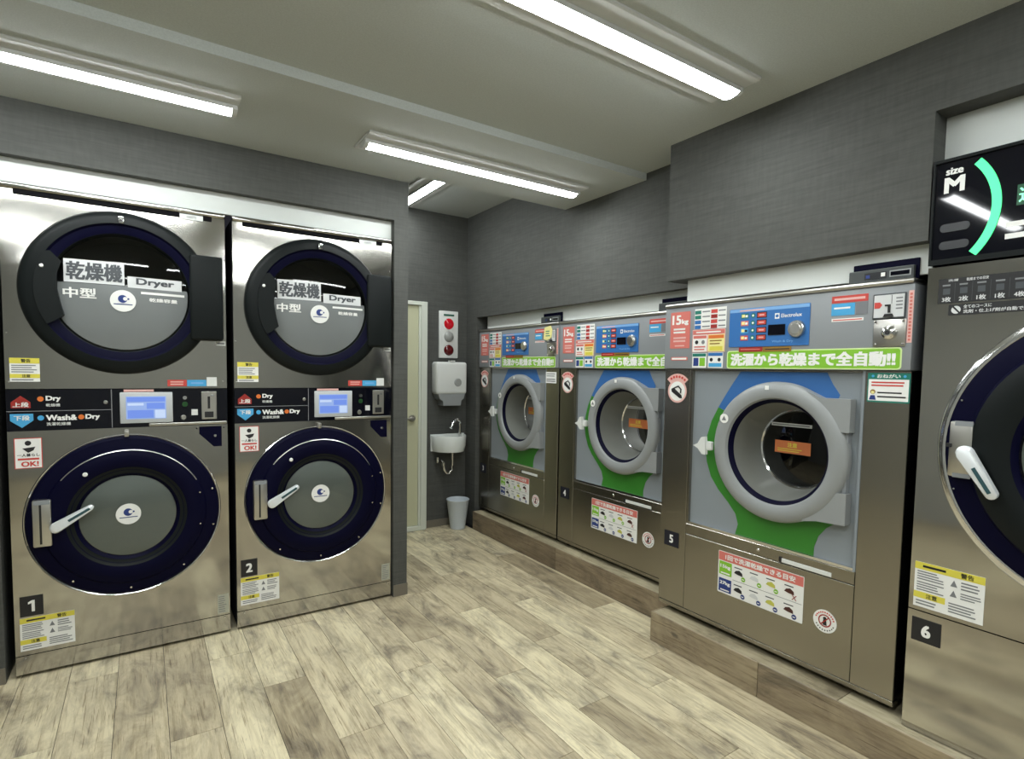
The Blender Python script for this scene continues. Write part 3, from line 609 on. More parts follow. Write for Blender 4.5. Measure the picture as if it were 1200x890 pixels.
    for i in range(4):
        z = 1.682 - i * 0.033; c = (M_TEAL, M_PINK, M_CYAN, M_RED)[i]
        d.rect(0.446, 0.484, z - 0.011, z + 0.011, Y2, c).rect(0.450, 0.466, z - 0.006, z + 0.007, Y2 - 0.0006, M_LYEL).rect(0.468, 0.480, z - 0.006, z + 0.004, Y2 - 0.0006, M_INK if i == 2 else M_WHITE)
        d.ringflat(0.506, z, 0, 0.011, Y2, M_TEAL, 16).ringflat(0.506, z, 0, 0.005, Y2 - 0.0006, M_WHITE, 10)
        d.rect(0.524, 0.572, z - 0.013, z + 0.013, Y2, M_INK).rect(0.528, 0.568, z - 0.009, z + 0.009, Y2 - 0.0006, M_RED).rect(0.536, 0.560, z - 0.003, z + 0.003, Y2 - 0.0012, M_ROSE)
    d.rect(0.609, 0.630, 1.660, 1.684, Y2, M_WHITE).ringflat(0.6195, 1.672, 0, 0.007, Y2 - 0.0006, M_BLUE, 14).text('Electrolux', 0.638, 0.728, 1.664, 1.680, Y2, M_WHITE, 0.01)
    d.text('Wash & Dry', 0.60, 0.695, 1.556, 1.568, Y2, M_LBLUE, 0.01).lines(0.44, 0.56, 1.700, 1.712, 1, Y2 - 0.0006, M_ROSE, 0.5, 0); d.build('plate_print', B, smooth=0)
    Z().box(0.580, 0.659, Y2 - 0.003, Y2 + 0.0005, 1.590, 1.636, M_GLOSSB, 0.002, 1).build('display', B, smooth=0)
    Z().lathe(0.710, 1.612, [(0.0005, -0.036), (0.022, -0.036), (0.025, -0.033), (0.030, -0.033), (0.034, -0.029), (0.036, Y2 - 0.001)], M_SATIN, 36).build('dial', B)
    d = Z().rrect(0.378, 1.100, 1.444, 1.526, 0.012, Y, M_LYGREEN).rrect(0.383, 1.095, 1.449, 1.521, 0.009, Y - 0.0006, M_GREEN, 0.0006)
    d.text('洗濯から乾燥まで全自動!!', 0.398, 1.082, 1.455, 1.515, u - 0.0007, M_WHITE, 0.034); lab(d.build('banner', C, smooth=0), 'green banner with white Japanese lettering')
    Z().rect(0.440, 0.557, 1.520, 1.541, Y - 0.0022, M_REDD, th=0.001).lines(0.45, 0.545, 1.527, 1.535, 1, Y - 0.0028, M_PINK, 0.6, 0).rect(0.559, 0.688, 1.519, 1.540, Y - 0.0022, M_BROWN, th=0.001).lines(0.57, 0.68, 1.526, 1.534, 1, Y - 0.0028, M_INK, 0.5, 0).build('small_tags', C, smooth=0)
    d = Z().rect(0.845, 0.978, 1.704, 1.731, Y, M_RED, th=0.001).lines(0.855, 0.968, 1.710, 1.725, 1, u, M_ROSE, 0.6, 0).rect(0.845, 0.932, 1.655, 1.701, Y, M_CYAN, th=0.001).lines(0.855, 0.922, 1.675, 1.692, 1, u, M_WHITE, 0.4, 0.1).rect(0.936, 0.978, 1.655, 1.701, Y, M_GREY2, th=0.001)
    lab(d.build('app_sticker', C, smooth=0), 'red and blue sticker')
    d = Z().rect(0.847, 0.965, 1.631, 1.643, Y, M_WHITE, th=0.001).lines(0.852, 0.96, 1.634, 1.640, 1, u, M_RED, 0.6, 0); d.build('sticker', C, smooth=0)
    d = Z().box(0.997, 1.106, -0.018, -0.0125, 1.630, 1.723, M_GINKD, 0.002, 1).box(1.002, 1.101, -0.020, -0.0175, 1.636, 1.718, M_PLATE)
    d.box(1.050, 1.058, -0.024, -0.0195, 1.652, 1.682, M_INK).box(1.040, 1.054, -0.024, -0.0195, 1.676, 1.682, M_INK).rect(1.060, 1.062, 1.684, 1.716, -0.0206, M_GINKD)
    d.prism([(1.004, 1.692), (1.022, 1.692), (1.030, 1.682), (1.022, 1.670), (1.004, 1.670)], -0.021, -0.0199, M_RED).lines(1.075, 1.098, 1.66, 1.71, 4, -0.0206, M_GINK, 0.4).prism([(1.035, 1.637), (1.07, 1.637), (1.065, 1.648), (1.04, 1.648)], -0.024, -0.0199, M_INK); d.build('coin_unit', C, smooth=0)
    Z().box(1.003, 1.110, -0.018, -0.0125, 1.529, 1.628, M_SATIN, 0.003).lathe(1.058, 1.579, [(0.0005, -0.036), (0.012, -0.036), (0.015, -0.033), (0.023, -0.030), (0.027, -0.0175)], M_CHROME, 28).lathe(1.058, 1.579, [(0.0005, -0.0365), (0.008, -0.0365)], M_INK, 16).build('coin_box_lock', C)
    for bx, bz in ((1.011, 1.537), (1.102, 1.537), (1.011, 1.620), (1.102, 1.620)): MBolt(C, bx, bz - HK, -0.018, 0.005)
    d = Z().rect(1.112, 1.128, 1.541, 1.727, Y, M_ROSE, th=0.001)
    for i in range(14): d.rect(1.116, 1.124, 1.548 + i * 0.0125, 1.556 + i * 0.0125, u, M_PINK)
    d.build('vertical_sticker', C, smooth=0)
    # steel pillars, strips, service panel
    Lp = Z().box(0.0, 0.163, 0.0, 0.03, 0.211, 1.440, M_STEELD, 0.002, 1).build('side_panel', t, smooth=0)
    Rp = Z().box(0.977, W, 0.0, 0.03, 0.211, 1.440, M_STEELD, 0.002, 1).build('side_panel', t, smooth=0)
    Z().box(0.165, 0.975, 0.0, 0.03, 0.602, 0.654, M_STEELD, 0.002, 1).build('drawer_strip', t, smooth=0)
    Z().box(0.680, 0.890, -0.003, -0.0003, 0.606, 0.624, M_OFFW, 0.001, 1).box(0.668, 0.680, -0.004, -0.0003, 0.606, 0.628, M_INK).build('drawer_pull', t, smooth=0)  # off-white colour stands for the bright reflection on the chrome pull
    MBolt(t, 0.567, 0.628 - HK, 0.0, 0.008, 'key_lock')
    Z().box(0.165, 0.975, 0.0, 0.03, 0.211, 0.600, M_STEELD, 0.002, 1).build('service_panel', t, smooth=0)
    Z().box(0.0, W, 0.002, 0.04, 0.188, 0.209, M_STEELD, 0.002, 1).build('base_lip', t, smooth=0)
    # recessed door panel
    Pn = Z().plate(0.176, 0.966, 0.666, 1.432, 0.018, M_PANEL, (CX, CZ, 0.265), 0.015).build('door_panel', t, smooth=0)
    e = Z().box(0.165, 0.176, 0.002, 0.032, 0.655, 1.440, M_STEELD).box(0.966, 0.976, 0.002, 0.032, 0.655, 1.440, M_PANEL).box(0.176, 0.966, 0.004, 0.032, 0.655, 0.666, M_CHROME).box(0.176, 0.966, 0.008, 0.032, 1.432, 1.4405, M_STEELD); e.build('door_frame', t, smooth=0)
    yb = 0.0165; r = 0.280
    left = [(0.433, 1.431), (0.392, 1.372), (0.352, 1.310), (0.320, 1.258)]
    d = Z().prism(left + arcpts(CX, CZ, r, 148, 40) + [(0.880, 1.342), (0.850, 1.385), (0.826, 1.431)], yb, yb + 0.001, M_SBLUE)
    d.prism([(0.320, 1.257), (0.285, 1.190), (0.262, 1.115), (0.256, 1.055), (0.265, 0.985), (0.292, 0.915), (0.335, 0.860), (0.392, 0.808), (0.434, 0.762), (0.450, 0.715), (0.437, 0.667), (0.806, 0.667), (0.806, 0.705), (0.822, 0.755), (0.852, 0.796), (0.890, 0.826)] + list(reversed(arcpts(CX, CZ, r, 149, 315, 36))), yb, yb + 0.001, M_SGREEN)
    lab(d.build('swoosh_print', Pn, smooth=0), 'blue and green swoosh around the door')
    D = Z().lathe(CX, CZ, [(0.296, 0.017), (0.305, 0.010), (0.306, -0.010), (0.303, -0.020), (0.294, -0.029), (0.270, -0.036), (0.248, -0.035), (0.236, -0.030), (0.230, -0.018)], M_LGREY, 96).build('door', t); lab(D, 'light grey round door ring')
    Z().lathe(CX, CZ, [(0.230, -0.018), (0.222, -0.012), (0.214, 0.004)], M_NAVY, 96).build('door_seal', D)
    Z().lathe(CX, CZ, [(0.214, 0.004), (0.208, 0.03), (0.196, 0.09), (0.184, 0.15), (0.180, 0.168)], M_BOWL, 96).build('door_bowl', D)
    Z().lathe(CX, CZ, [(0.180, 0.168), (0.172, 0.176), (0.168, 0.174)], M_CHROME, 64).build('bowl_rim', D)
    Z().lathe(CX, CZ, [(0.0005, 0.160), (0.09, 0.163), (0.172, 0.172)], M_SMOKE, 64).build('glass', D)
    s_ = Z().rect(0.532, 0.699, 1.060, 1.117, 0.157, M_SALM, th=0.001).text('注意', 0.585, 0.645, 1.088, 1.110, 0.1563, M_YEL, 0.02, 'h').lines(0.545, 0.686, 1.066, 1.084, 2, 0.1563, M_YEL, 0.4); lab(s_.build('orange_sticker', D, smooth=0), 'orange caution sticker inside the glass')
    Z().rect(0.510, 0.700, 1.183, 1.198, 0.158, M_PLATE, th=0.001).lines(0.518, 0.69, 1.186, 1.195, 1, 0.1573, M_GINK, 0.6, 0).build('strip_label', D, smooth=0)
    Z().lathe(CX, CZ, [(0.225, 0.20), (0.27, 0.24), (0.27, 0.62), (0.001, 0.64)], M_DRUM, 48).build('drum', t)
    for P in ([(0.770, 1.354), (0.826, 1.328), (0.941, 1.328), (0.941, 1.197), (0.902, 1.197), (0.850, 1.250)], [(0.906, 0.956), (0.941, 0.956), (0.941, 0.832), (0.832, 0.826), (0.768, 0.811), (0.850, 0.920)]):
        Z().prism(P, -0.026, 0.0175, M_LGREY).build('hinge', D, smooth=0)
    bar = Z().box(0.917, 0.931, -0.010, 0.0175, 0.957, 1.196, M_GREY).build('hinge_bar', D, smooth=0)
    h = Z().prism([(0.236, 1.068), (0.262, 1.080), (0.282, 1.112), (0.300, 1.116), (0.304, 1.072), (0.306, 1.030), (0.288, 1.030), (0.264, 1.056)], -0.056, -0.034, M_OFFW).box(0.285, 0.325, -0.040, -0.015, 1.050, 1.092, M_OFFW, 0.004); lab(h.build('handle', D, smooth=0), 'white plastic pull handle')
    d = Z(); d.disc(0.392, 1.211, 0.022, -0.0375, M_WHITE).prism([(0.380, 1.202), (0.404, 1.202), (0.392, 1.224)], -0.0382, -0.0376, M_GINK); d.build('round_sticker', D, smooth=0)
    Z().rect(0.590, 0.608, 1.353, 1.371, -0.0375, M_WHITE, th=0.001).build('white_tab', D, smooth=0)
    # stickers on the steel
    yk = -0.0015; d = Z().ringflat(0.083, 1.326, 0, 0.060, yk - 0.0002, M_ROSE, 36).ringflat(0.083, 1.326, 0, 0.050, yk - 0.0007, M_WHITE, 36)
    d.lathe(0.083, 1.326, [(0.060, yk), (0.090, yk)], M_ROSE, 24, a0=math.radians(42), a1=math.radians(138))
    for a in (52, 66, 80, 94, 108, 122): d.disc(0.083 + 0.075 * math.cos(math.radians(a)), 1.326 + 0.075 * math.sin(math.radians(a)), 0.007, yk - 0.0012, M_RED, 8, 0.0005)
    d.prism([(0.045, 1.336), (0.060, 1.344), (0.112, 1.306), (0.116, 1.290), (0.100, 1.290), (0.048, 1.322)], yk - 0.0014, yk - 0.0009, M_INK).tube([(0.066, yk - 0.0012, 1.342), (0.090, yk - 0.0012, 1.352), (0.108, yk - 0.0012, 1.336), (0.106, yk - 0.0012, 1.316)], 0.004, M_INK, 6)
    lab(d.build('iron_sticker', Lp, smooth=0), 'round sticker with a black iron')
    d = Z(); z0, z1 = (0.51, 0.589); d.rect(0.030, 0.124, z0, z1, -0.002, M_PLATEB, th=0.0017); d.text(num, 0.05, 0.104, z0 + 0.017, z1 - 0.017, -0.0027, M_WHITE, 0.035, 'h'); lab(d.build('number_plate', Lp, smooth=0), 'black plate with a white ' + num)
    if num == '5':
        d = Z().rrect(0.986, 1.128, 1.322, 1.432, 0.004, yk, M_TEAL, 0.0013).rect(0.990, 1.124, 1.328, 1.408, yk - 0.0006, M_WHITE).text('おねがい', 1.018, 1.096, 1.413, 1.428, yk - 0.0006, M_WHITE, 0.02)
        d.disc(1.004, 1.420, 0.005, yk - 0.001, M_CYAN, 10).disc(1.110, 1.420, 0.005, yk - 0.001, M_CYAN, 10).lines(1.0, 1.118, 1.380, 1.402, 2, yk - 0.0012, M_RED, 0.5, 0.15).lines(1.022, 1.118, 1.336, 1.366, 2, yk - 0.0012, M_INK, 0.35, 0.2)
        d.disc(1.006, 1.361, 0.009, yk - 0.0014, M_BROWN, 12).disc(1.006, 1.359, 0.006, yk - 0.002, M_LYEL, 10).prism([(0.994, 1.331), (1.018, 1.331), (1.013, 1.348), (0.999, 1.348)], yk - 0.0016, yk - 0.001, M_DBLUE)
        lab(d.build('notice', Rp, smooth=0), 'white notice with a teal heading')
    else:
        d = Z().rect(0.975, 1.100, 1.330, 1.412, yk, M_WHITE, th=0.0012).lines(0.984, 1.09, 1.375, 1.405, 2, yk - 0.0006, M_GINK, 0.4).lines(0.984, 1.09, 1.337, 1.365, 2, yk - 0.0006, M_INK, 0.4); d.build('notice', Rp, smooth=0)
    d = Z().rrect(0.366, 0.782, 0.370, 0.572, 0.004, yk, M_WHITE); v = yk - 0.0006; w_ = yk - 0.0012
    d.rect(0.368, 0.780, 0.528, 0.570, v, M_PINK).text('1回で洗濯乾燥できる目安', 0.404, 0.746, 0.536, 0.562, w_, M_WHITE, 0.02)
    d.rect(0.372, 0.440, 0.460, 0.524, v, M_GREEN).text('15kg', 0.378, 0.434, 0.488, 0.510, w_, M_WHITE, 0.03).rect(0.382, 0.43, 0.466, 0.472, w_, M_WHITE)
    d.rect(0.372, 0.440, 0.378, 0.442, v, M_DBLUE).text('27kg', 0.378, 0.434, 0.408, 0.430, w_, M_WHITE, 0.03).rect(0.382, 0.43, 0.384, 0.390, w_, M_WHITE); d.rect(0.446, 0.776, 0.4495, 0.4515, v, M_GINK)
    for j, zb in enumerate((0.488, 0.406)):
        for i, (c, xx) in enumerate(((M_INK, 0.475), (M_PLATE, 0.555), (M_LOLIVE, 0.635), (M_DBROWN, 0.72))):
            d.prism([(xx - 0.022, zb - 0.002), (xx - 0.014, zb + 0.010), (xx + 0.004, zb + 0.016), (xx + 0.02, zb + 0.006), (xx + 0.022, zb - 0.008), (xx - 0.004, zb - 0.006)], w_, v, c)
            d.lines(xx - 0.022, xx + 0.022, zb + 0.021, zb + 0.029, 1, v, M_GINKD, 0.6, 0.1)
            if not (i == 3 and j == 0): d.disc(xx + 0.026, zb - 0.020, 0.011, w_, M_GREEN if j == 0 else M_DBLUE, 12, 0.0005).rect(xx + 0.020, xx + 0.032, zb - 0.022, zb - 0.018, w_ - 0.0008, M_WHITE)
            else: d.prism([(xx + 0.012, zb - 0.03), (xx + 0.016, zb - 0.03), (xx + 0.034, zb - 0.008), (xx + 0.03, zb - 0.008)], w_, v, M_REDD).prism([(xx + 0.03, zb - 0.03), (xx + 0.034, zb - 0.03), (xx + 0.016, zb - 0.008), (xx + 0.012, zb - 0.008)], w_, v, M_REDD)
    lab(d.build('load_guide_sticker', t, smooth=0), 'white load guide sticker with a salmon heading')
    d = Z().ringflat(0.873, 0.418, 0, 0.047, yk, M_WHITE, 36).ringflat(0.873, 0.420, 0.021, 0.026, yk - 0.0005, M_REDD, 28).disc(0.873, 0.430, 0.007, yk - 0.0010, M_INK, 10, 0.0005).prism([(0.866, 0.402), (0.882, 0.402), (0.879, 0.424), (0.867, 0.424)], yk - 0.001, yk - 0.0005, M_INK)
    d.prism([(0.855, 0.402), (0.858, 0.399), (0.892, 0.438), (0.889, 0.441)], yk - 0.0016, yk - 0.001, M_REDD)
    for a in range(20, 170, 14): d.disc(0.873 + 0.037 * math.cos(math.radians(a)), 0.418 + 0.037 * math.sin(math.radians(a)), 0.0035, yk - 0.0008, M_RED, 6, 0.0004)
    for a in range(210, 340, 16): d.disc(0.873 + 0.037 * math.cos(math.radians(a)), 0.418 + 0.037 * math.sin(math.radians(a)), 0.003, yk - 0.0008, M_INK, 6, 0.0004)
    lab(d.build('no_entry_sticker', t, smooth=0), 'round white prohibition sticker')
    return t
def MBolt(parent, x, z, y, r=0.006, name='bolt'): return bolt(parent, x, z, y, r, M_CHROME, name)
M_LYGREEN = mat('pale_green_print', S(206, 228, 160), 0.5)
M_GREY2 = mat('mid_grey_print', S(116, 118, 122), 0.5)
M_SALM = mat('orange_sticker', S(204, 118, 70), 0.5)
M_DRUM = mat('dark_drum_steel', S(96, 96, 92), 0.35, 0.9)
M_PLATEB = mat('navy_black_print', S(14, 16, 32), 0.5)
M_LOLIVE = mat('olive_print', S(188, 186, 82), 0.5)
M_DBROWN = mat('dark_brown_print', S(70, 34, 26), 0.5)
WD, GAP = 1.1295, 0.0176
ys = {'3': 1.0576, '4': 1.0576 - WD - GAP, '5': -1.2313}
washer(X34, ys['3'], '3', 'grey-fronted steel washer-dryer numbered 3, farthest, beside the basin corner')
washer(X34, ys['4'], '4', 'grey-fronted steel washer-dryer numbered 4, in the middle of the row')
washer(X5, ys['5'], '5', 'grey-fronted steel washer-dryer numbered 5, standing forward on the kerb')

def card_reader(X, y0, label):
    t = thing('card_reader', label, 'card reader', (X, y0, 1.7722), -PI / 2, 'card readers on the washers')
    MB().box(0.898, 1.118, 0.0, 0.018, 0.0, 0.048, M_READER, 0.003).build('case', t, smooth=0)
    MB().box(0.905, 1.1275, 0.0185, 0.0265, 0.0, 0.074, M_NAVY, 0.002, 1).build('back_plate', t, smooth=0)
    MB().box(1.040, 1.110, -0.0025, -0.0003, 0.012, 0.036, M_LGREY, 0.001, 1).box(1.045, 1.105, -0.0035, -0.0024, 0.017, 0.031, M_GLOSSB).build('slot', t, smooth=0)
    MB().box(0.955, 1.030, -0.0015, -0.0003, 0.010, 0.036, M_PILL).rect(1.012, 1.026, 0.018, 0.032, -0.002, M_WHITE).rect(0.960, 0.974, 0.016, 0.028, -0.002, M_DBLUE).build('button_field', t, smooth=0)
M_READER = mat('dark_grey_reader', S(62, 66, 66), 0.45)
card_reader(X34, ys['3'], 'small dark card reader on top of washer 3')
card_reader(X34, ys['4'], 'small dark card reader on top of washer 4, half hidden by washer 5')
card_reader(X5, ys['5'], 'dark grey card reader on top of washer 5 beside the lit sign')
# yellow note hanging on washer 3
tg = MB().prism([(-0.045, 0.0), (0.030, 0.012), (0.050, -0.020), (0.040, -0.075), (-0.010, -0.095), (-0.055, -0.085)], -0.0008, 0.0, M_LYEL).lines(-0.03, 0.03, -0.07, -0.02, 3, -0.0014, M_TEAL, 0.4).build('paper_note', smooth=0)
tg.location = (X34 - 0.026, ys['3'] - 1.025, 1.738); tg.rotation_euler = (0, 0, -PI / 2); tg['label'] = 'pale yellow paper note stuck over the coin slot of washer 3'; tg['category'] = 'note'

# ------------------------------------------------------------------ machine 6 with its lit sign
def machine6():
    W = 1.07; CX, CZ = 0.532, 1.19; y0 = -2.4047
    t = thing('large_washer_dryer', 'large stainless washer-dryer numbered 6 under the lit size sign', 'laundry machine', (X6, y0, HK), -PI / 2)
    class Z(MB):
        def build(s, name, parent=None, smooth=35, recalc=True):
            s.v = [(x, y, z - HK) for x, y, z in s.v]; return MB.build(s, name, parent, smooth, recalc)
    Z().box(0.0, 0.012, 0.021, 0.85, HK + 0.004, 1.79, M_NAVY).box(W - 0.012, W, 0.021, 0.85, HK + 0.004, 1.79, M_DARK).box(0.012, W - 0.012, 0.83, 0.85, HK + 0.004, 1.79, M_DARK).box(0.012, W - 0.012, 0.03, 0.83, 1.77, 1.79, M_DARK).box(0.012, W - 0.012, 0.03, 0.83, HK + 0.004, HK + 0.02, M_DARK).build('body', t, smooth=0)
    for sx in (0.1, W - 0.1): Z().box(sx - 0.04, sx + 0.04, 0.1, 0.7, HK + 0.0003, HK + 0.0039, M_RUBBER).build('foot', t, smooth=0)
    Z().plate(0.0, W, 0.5985, 1.793, 0.0, M_STEEL, (CX, CZ, 0.36)).build('front_panel', t, smooth=0)
    Z().box(0.0, W, 0.0, 0.02, HK + 0.004, 0.5945, M_STEEL).build('lower_panel', t, smooth=0)
    Z().lathe(CX, CZ, [(0.36, 0.021), (0.40, 0.12), (0.40, 0.6), (0.001, 0.62)], M_SATIN, 48).build('drum', t)
    D = Z().lathe(CX, CZ, [(0.455, -0.001), (0.453, -0.014), (0.44, -0.020), (0.385, -0.026), (0.375, -0.040), (0.35, -0.052), (0.30, -0.056), (0.27, -0.046), (0.255, -0.026), (0.25, 0.01)], M_NAVY, 96).build('door', t); lab(D, 'large navy black round door')
    Z().lathe(CX, CZ, [(0.472, -0.0005), (0.472, -0.010), (0.466, -0.016), (0.450, -0.020), (0.446, -0.0185)], M_CHROME, 96).build('chrome_rim', D)
    Z().lathe(CX, CZ, [(0.3745, -0.041), (0.3495, -0.0528), (0.301, -0.0568), (0.271, -0.047)], M_BLACK, 96).build('inner_bezel', D)
    Z().lathe(CX, CZ, [(0.0005, -0.045), (0.12, -0.042), (0.254, -0.028)], M_GLASS, 64).build('glass', D)
    Z().lathe(CX, CZ, [(0.250, -0.020), (0.12, -0.036), (0.001, -0.040)], M_WFILM, 64).build('window_film', D)
    Z().box(0.103, 0.166, -0.046, -0.016, 1.094, 1.276, M_SATIN, 0.006).box(0.096, 0.112, -0.049, -0.030, 1.19, 1.202, M_INK).box(0.118, 0.166, -0.0475, -0.044, 1.262, 1.278, M_GREY).box(0.118, 0.166, -0.0475, -0.044, 1.092, 1.106, M_GREY).build('latch_plate', D)
    hd = lever(D, (0.160, 1.178 - HK), (0.232, 1.060 - HK), -0.095, 0.024, 0.017)
    for bx, bz in ((0.125, 1.345), (0.118, 1.05)): MBolt(D, bx, bz - HK, -0.022, 0.004)
    caution = caution_sticker(t, 0.014, 0.211, 0.612 - HK, 0.771 - HK)
    number_plate(t, '6', 0.014, 0.101, 0.488 - HK, 0.571 - HK)
    d = Z().rect(0.033, 0.345, 1.668, 1.751, -0.0018, M_INK, th=0.0015); u = -0.0024
    d.text('洗濯', 0.060, 0.088, 1.740, 1.748, u, M_PLATE, 0.01).text('乾燥までの目安', 0.110, 0.168, 1.738, 1.748, u, M_PLATE, 0.01)
    for i, nn in enumerate(('3枚', '2枚', '1枚', '1枚', '4枚', '2枚')):
        xc = 0.057 + i * 0.047; d.lines(xc - 0.012, xc + 0.012, 1.724, 1.733, 1, u, M_GINK, 0.6, 0.1).rect(xc - 0.010, xc + 0.010, 1.698, 1.718, u, M_GINKD).text(nn, xc - 0.012, xc + 0.013, 1.673, 1.690, u, M_PLATE, 0.015)
        d.rect(xc + 0.0225, xc + 0.0235, 1.673, 1.735, u, M_GINKD)
    lab(d.build('course_panel', t, smooth=0), 'black strip of load icons with numbers')
    d = Z().rrect(0.065, 0.42, 1.627, 1.663, 0.004, -0.0018, M_INK, 0.0015).disc(0.086, 1.645, 0.013, -0.0024, M_PLATE, 16, 0.0005).prism([(0.076, 1.654), (0.080, 1.657), (0.098, 1.636), (0.094, 1.633)], -0.003, -0.0026, M_INK)
    d.text('全てのコースに', 0.106, 0.180, 1.648, 1.660, u, M_PLATE, 0.015).text('洗剤・仕上げ剤が自動で投入されます', 0.106, 0.34, 1.632, 1.644, u, M_PLATE, 0.015); lab(d.build('detergent_notice', t, smooth=0), 'black strip notice with white lettering')
    # header sign
    G = Z().box(0.0, W, 0.002, 0.10, 1.800, 2.146, M_GLOSSB, 0.003, 1).build('header_sign', t, smooth=0); lab(G, 'glossy black header with a glowing green arc')
    Z().box(0.0, 0.006, -0.006, 0.0015, 1.800, 2.150, M_BLACK).box(0.006, W, -0.006, 0.0015, 1.800, 1.818, M_BLACK).box(0.006, W, -0.006, 0.0015, 2.140, 2.150, M_BLACK).build('sign_frame', G, smooth=0)
    Z().text('size', 0.034, 0.082, 2.096, 2.120, 0.001, M_WHITE, 0.03).build('size_lettering', G, smooth=0); Z().text('M', 0.031, 0.088, 2.036, 2.090, 0.001, M_WHITE, 0.03).build('size_letter', G, smooth=0)
    for z in (1.908, 1.850): Z().rrect(0.026, 0.108, z, z + 0.027, 0.012, 0.0008, M_PILL, 0.001).build('dark_pill', G, smooth=0)
    for z in (1.892, 1.856): Z().rect(0.200, 0.42, z, z + 0.016, 0.001, M_WHITE).build('white_bar', G, smooth=0)
    Z().lathe(-0.049, 1.973, [(0.212, 0.001), (0.212, -0.002), (0.236, -0.002), (0.236, 0.001)], M_GGLOW, 40, a0=math.radians(-41), a1=math.radians(41)).build('light_arc', G, smooth=0)
    d = Z().rect(0.223, 0.36, 1.955, 2.018, 0.001, M_DGREEN).text('運転中', 0.228, 0.355, 1.962, 2.010, 0.0003, M_GGLOW2, 0.01); lab(d.build('status_display', G, smooth=0), 'dark green status display with lit characters')
    return t
M_DGREEN = mat('dark_green_display', S(16, 60, 40), 0.3, emit=S(20, 90, 55), es=0.35)
M_GGLOW2 = mat('lit_green_characters', S(140, 240, 190), 0.3, emit=S(150, 245, 195), es=0.8)
machine6()

# ------------------------------------------------------------------ wash corner
yb = YW - 0.001
t = thing('signal_lamp_panel', 'white wall panel with three round signal lamps, the top one lit red', 'signal lamp', (2.773, yb, 1.52))
MB().box(-0.094, 0.093, -0.022, 0.0, 0, 0.416, M_OFFW, 0.005).build('panel', t)
MB().box(-0.052, 0.050, -0.0245, -0.0225, 0.372, 0.388, mat('green_label', S(40, 76, 58), 0.5)).lines(-0.045, 0.045, 0.376, 0.384, 1, -0.0250, M_TEAL, 0.6, 0).build('label', t, smooth=0)
for z, m, nm in ((0.303, M_REDLIT, 'lit red lamp'), (0.190, M_GREYLAMP, 'unlit grey lamp'), (0.070, M_REDOFF, 'unlit dark red lamp')):
    o = MB().lathe(0, z, [(0.0005, -0.046), (0.018, -0.045), (0.034, -0.040), (0.045, -0.030), (0.048, -0.0225)], m, 32).build('lamp', t); lab(o, nm)
t = thing('paper_towel_dispenser', 'white paper towel dispenser mounted above the basin', 'dispenser', (2.762, yb, 1.10))
MB().box(-0.150, 0.150, -0.120, 0.0, 0.10, 0.384, M_OFFW, 0.024, 4).build('cover', t)
MB().prism([(-0.132, 0.108), (0.132, 0.108), (0.118, 0.06), (0.096, 0.045), (0.088, 0.0), (-0.082, 0.0), (-0.086, 0.04), (-0.118, 0.062)], -0.112, -0.004, M_LGREY).build('chute', t, smooth=0)
MB().lathe(0.055, 0.205, [(0.0005, -0.126), (0.030, -0.126), (0.037, -0.1205)], M_GREYLAMP, 28).build('level_window', t)
MB().rect(-0.015, 0.028, 0.386, 0.396, -0.115, M_OFFW, th=0.05).build('key_tab', t, smooth=0)

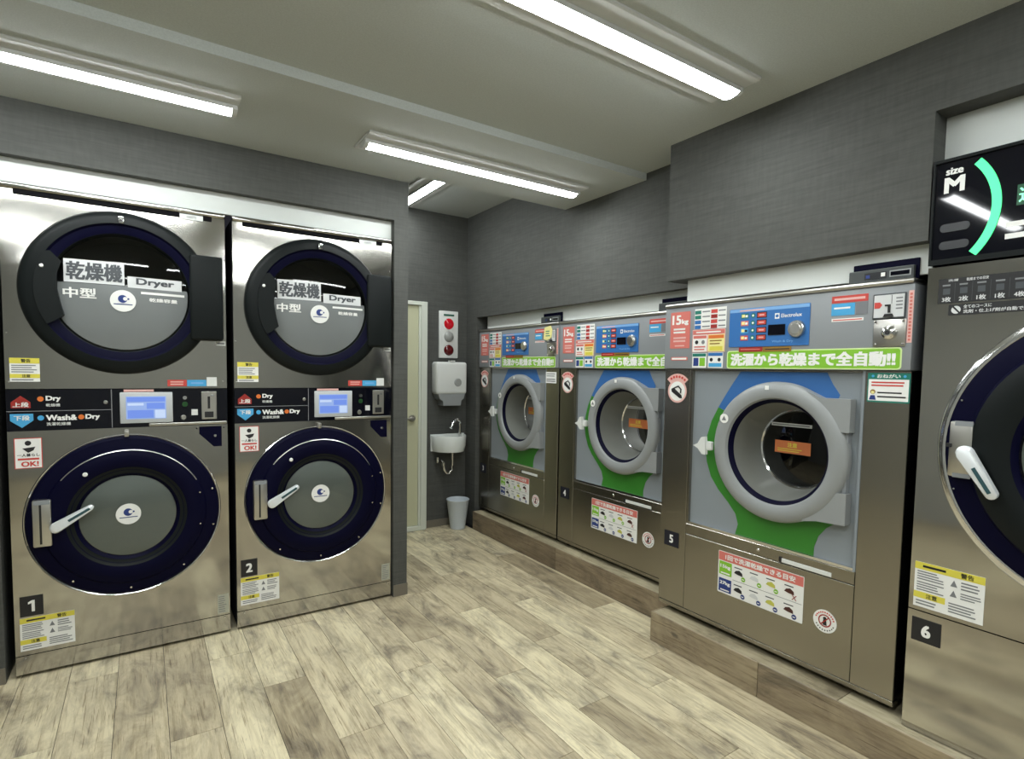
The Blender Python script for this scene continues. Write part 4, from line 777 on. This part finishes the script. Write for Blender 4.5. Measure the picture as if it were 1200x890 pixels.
t = thing('hand_basin', 'small white half-round basin hung on the wall below the dispenser', 'basin', (2.772, yb, 0.69))
def halfring(rx, ry, n=20): return [(rx * math.cos(PI + PI * i / n), ry * math.sin(PI + PI * i / n)) for i in range(n + 1)]
b = MB(); n = 21
prof = [(0.148, 0.185, 0.0), (0.162, 0.200, 0.05), (0.166, 0.205, 0.135), (0.163, 0.202, 0.142), (0.150, 0.187, 0.142), (0.142, 0.178, 0.125), (0.120, 0.150, 0.050), (0.040, 0.060, 0.040)]
vs = []
for rx, ry, z in prof: vs += [(x, y, z) for x, y in halfring(rx, ry, n - 1)]
fs = [(j * n + i, j * n + i + 1, (j + 1) * n + i + 1, (j + 1) * n + i) for j in range(len(prof) - 1) for i in range(n - 1)]
fs += [tuple(range(n)), tuple(range((len(prof) - 1) * n, len(prof) * n))]
b.add(vs, fs, M_CERAM).box(-0.166, 0.166, -0.022, 0.0, 0.0, 0.150, M_CERAM, 0.004).build('bowl', t, smooth=40)
tp = [(0.10, -0.06, 0.10), (0.10, -0.06, 0.20), (0.098, -0.062, 0.245)] + [(0.055 + 0.043 * math.cos(a), -0.075 - 0.012 * math.sin(a), 0.248 + 0.035 * math.sin(a)) for a in [PI * i / 8 for i in range(1, 6)]] + [(0.008, -0.10, 0.245), (-0.015, -0.11, 0.21)]
MB().tube(tp, [0.013] * (len(tp) - 2) + [0.014, 0.014], M_CHROME, 14).build('tap', t)
tr = [(0.012, -0.09, 0.001), (0.012, -0.09, -0.13), (0.004, -0.09, -0.17), (-0.018, -0.09, -0.195), (-0.045, -0.09, -0.19), (-0.066, -0.09, -0.16), (-0.075, -0.085, -0.115)]
MB().tube(tr, 0.013, M_CHROME, 14).tube([(-0.075, -0.085, -0.125), (-0.075, -0.085, -0.10)], 0.018, M_CHROME, 14).tube([(-0.075, -0.085, -0.10), (-0.078, -0.06, -0.085), (-0.078, 0.0, -0.085)], 0.013, M_CHROME, 14).build('drain_trap', t)
MB().tube([(-0.115, -0.05, -0.10), (-0.115, -0.05, -0.05)], 0.013, M_CHROME, 12).tube([(-0.115, 0.0, -0.075), (-0.115, -0.06, -0.075)], 0.009, M_CHROME, 12).build('stop_valve', t)

t = thing('waste_bin', 'frosted pale plastic waste bin on the floor in the corner', 'bin', (2.818, 1.115, 0.0005))
MB().zlathe(0, 0, [(0.062, 0.0), (0.066, 0.004), (0.100, 0.258), (0.103, 0.262), (0.100, 0.265), (0.096, 0.258), (0.062, 0.008)], M_BIN, 48, cap1=True).build('tub', t)
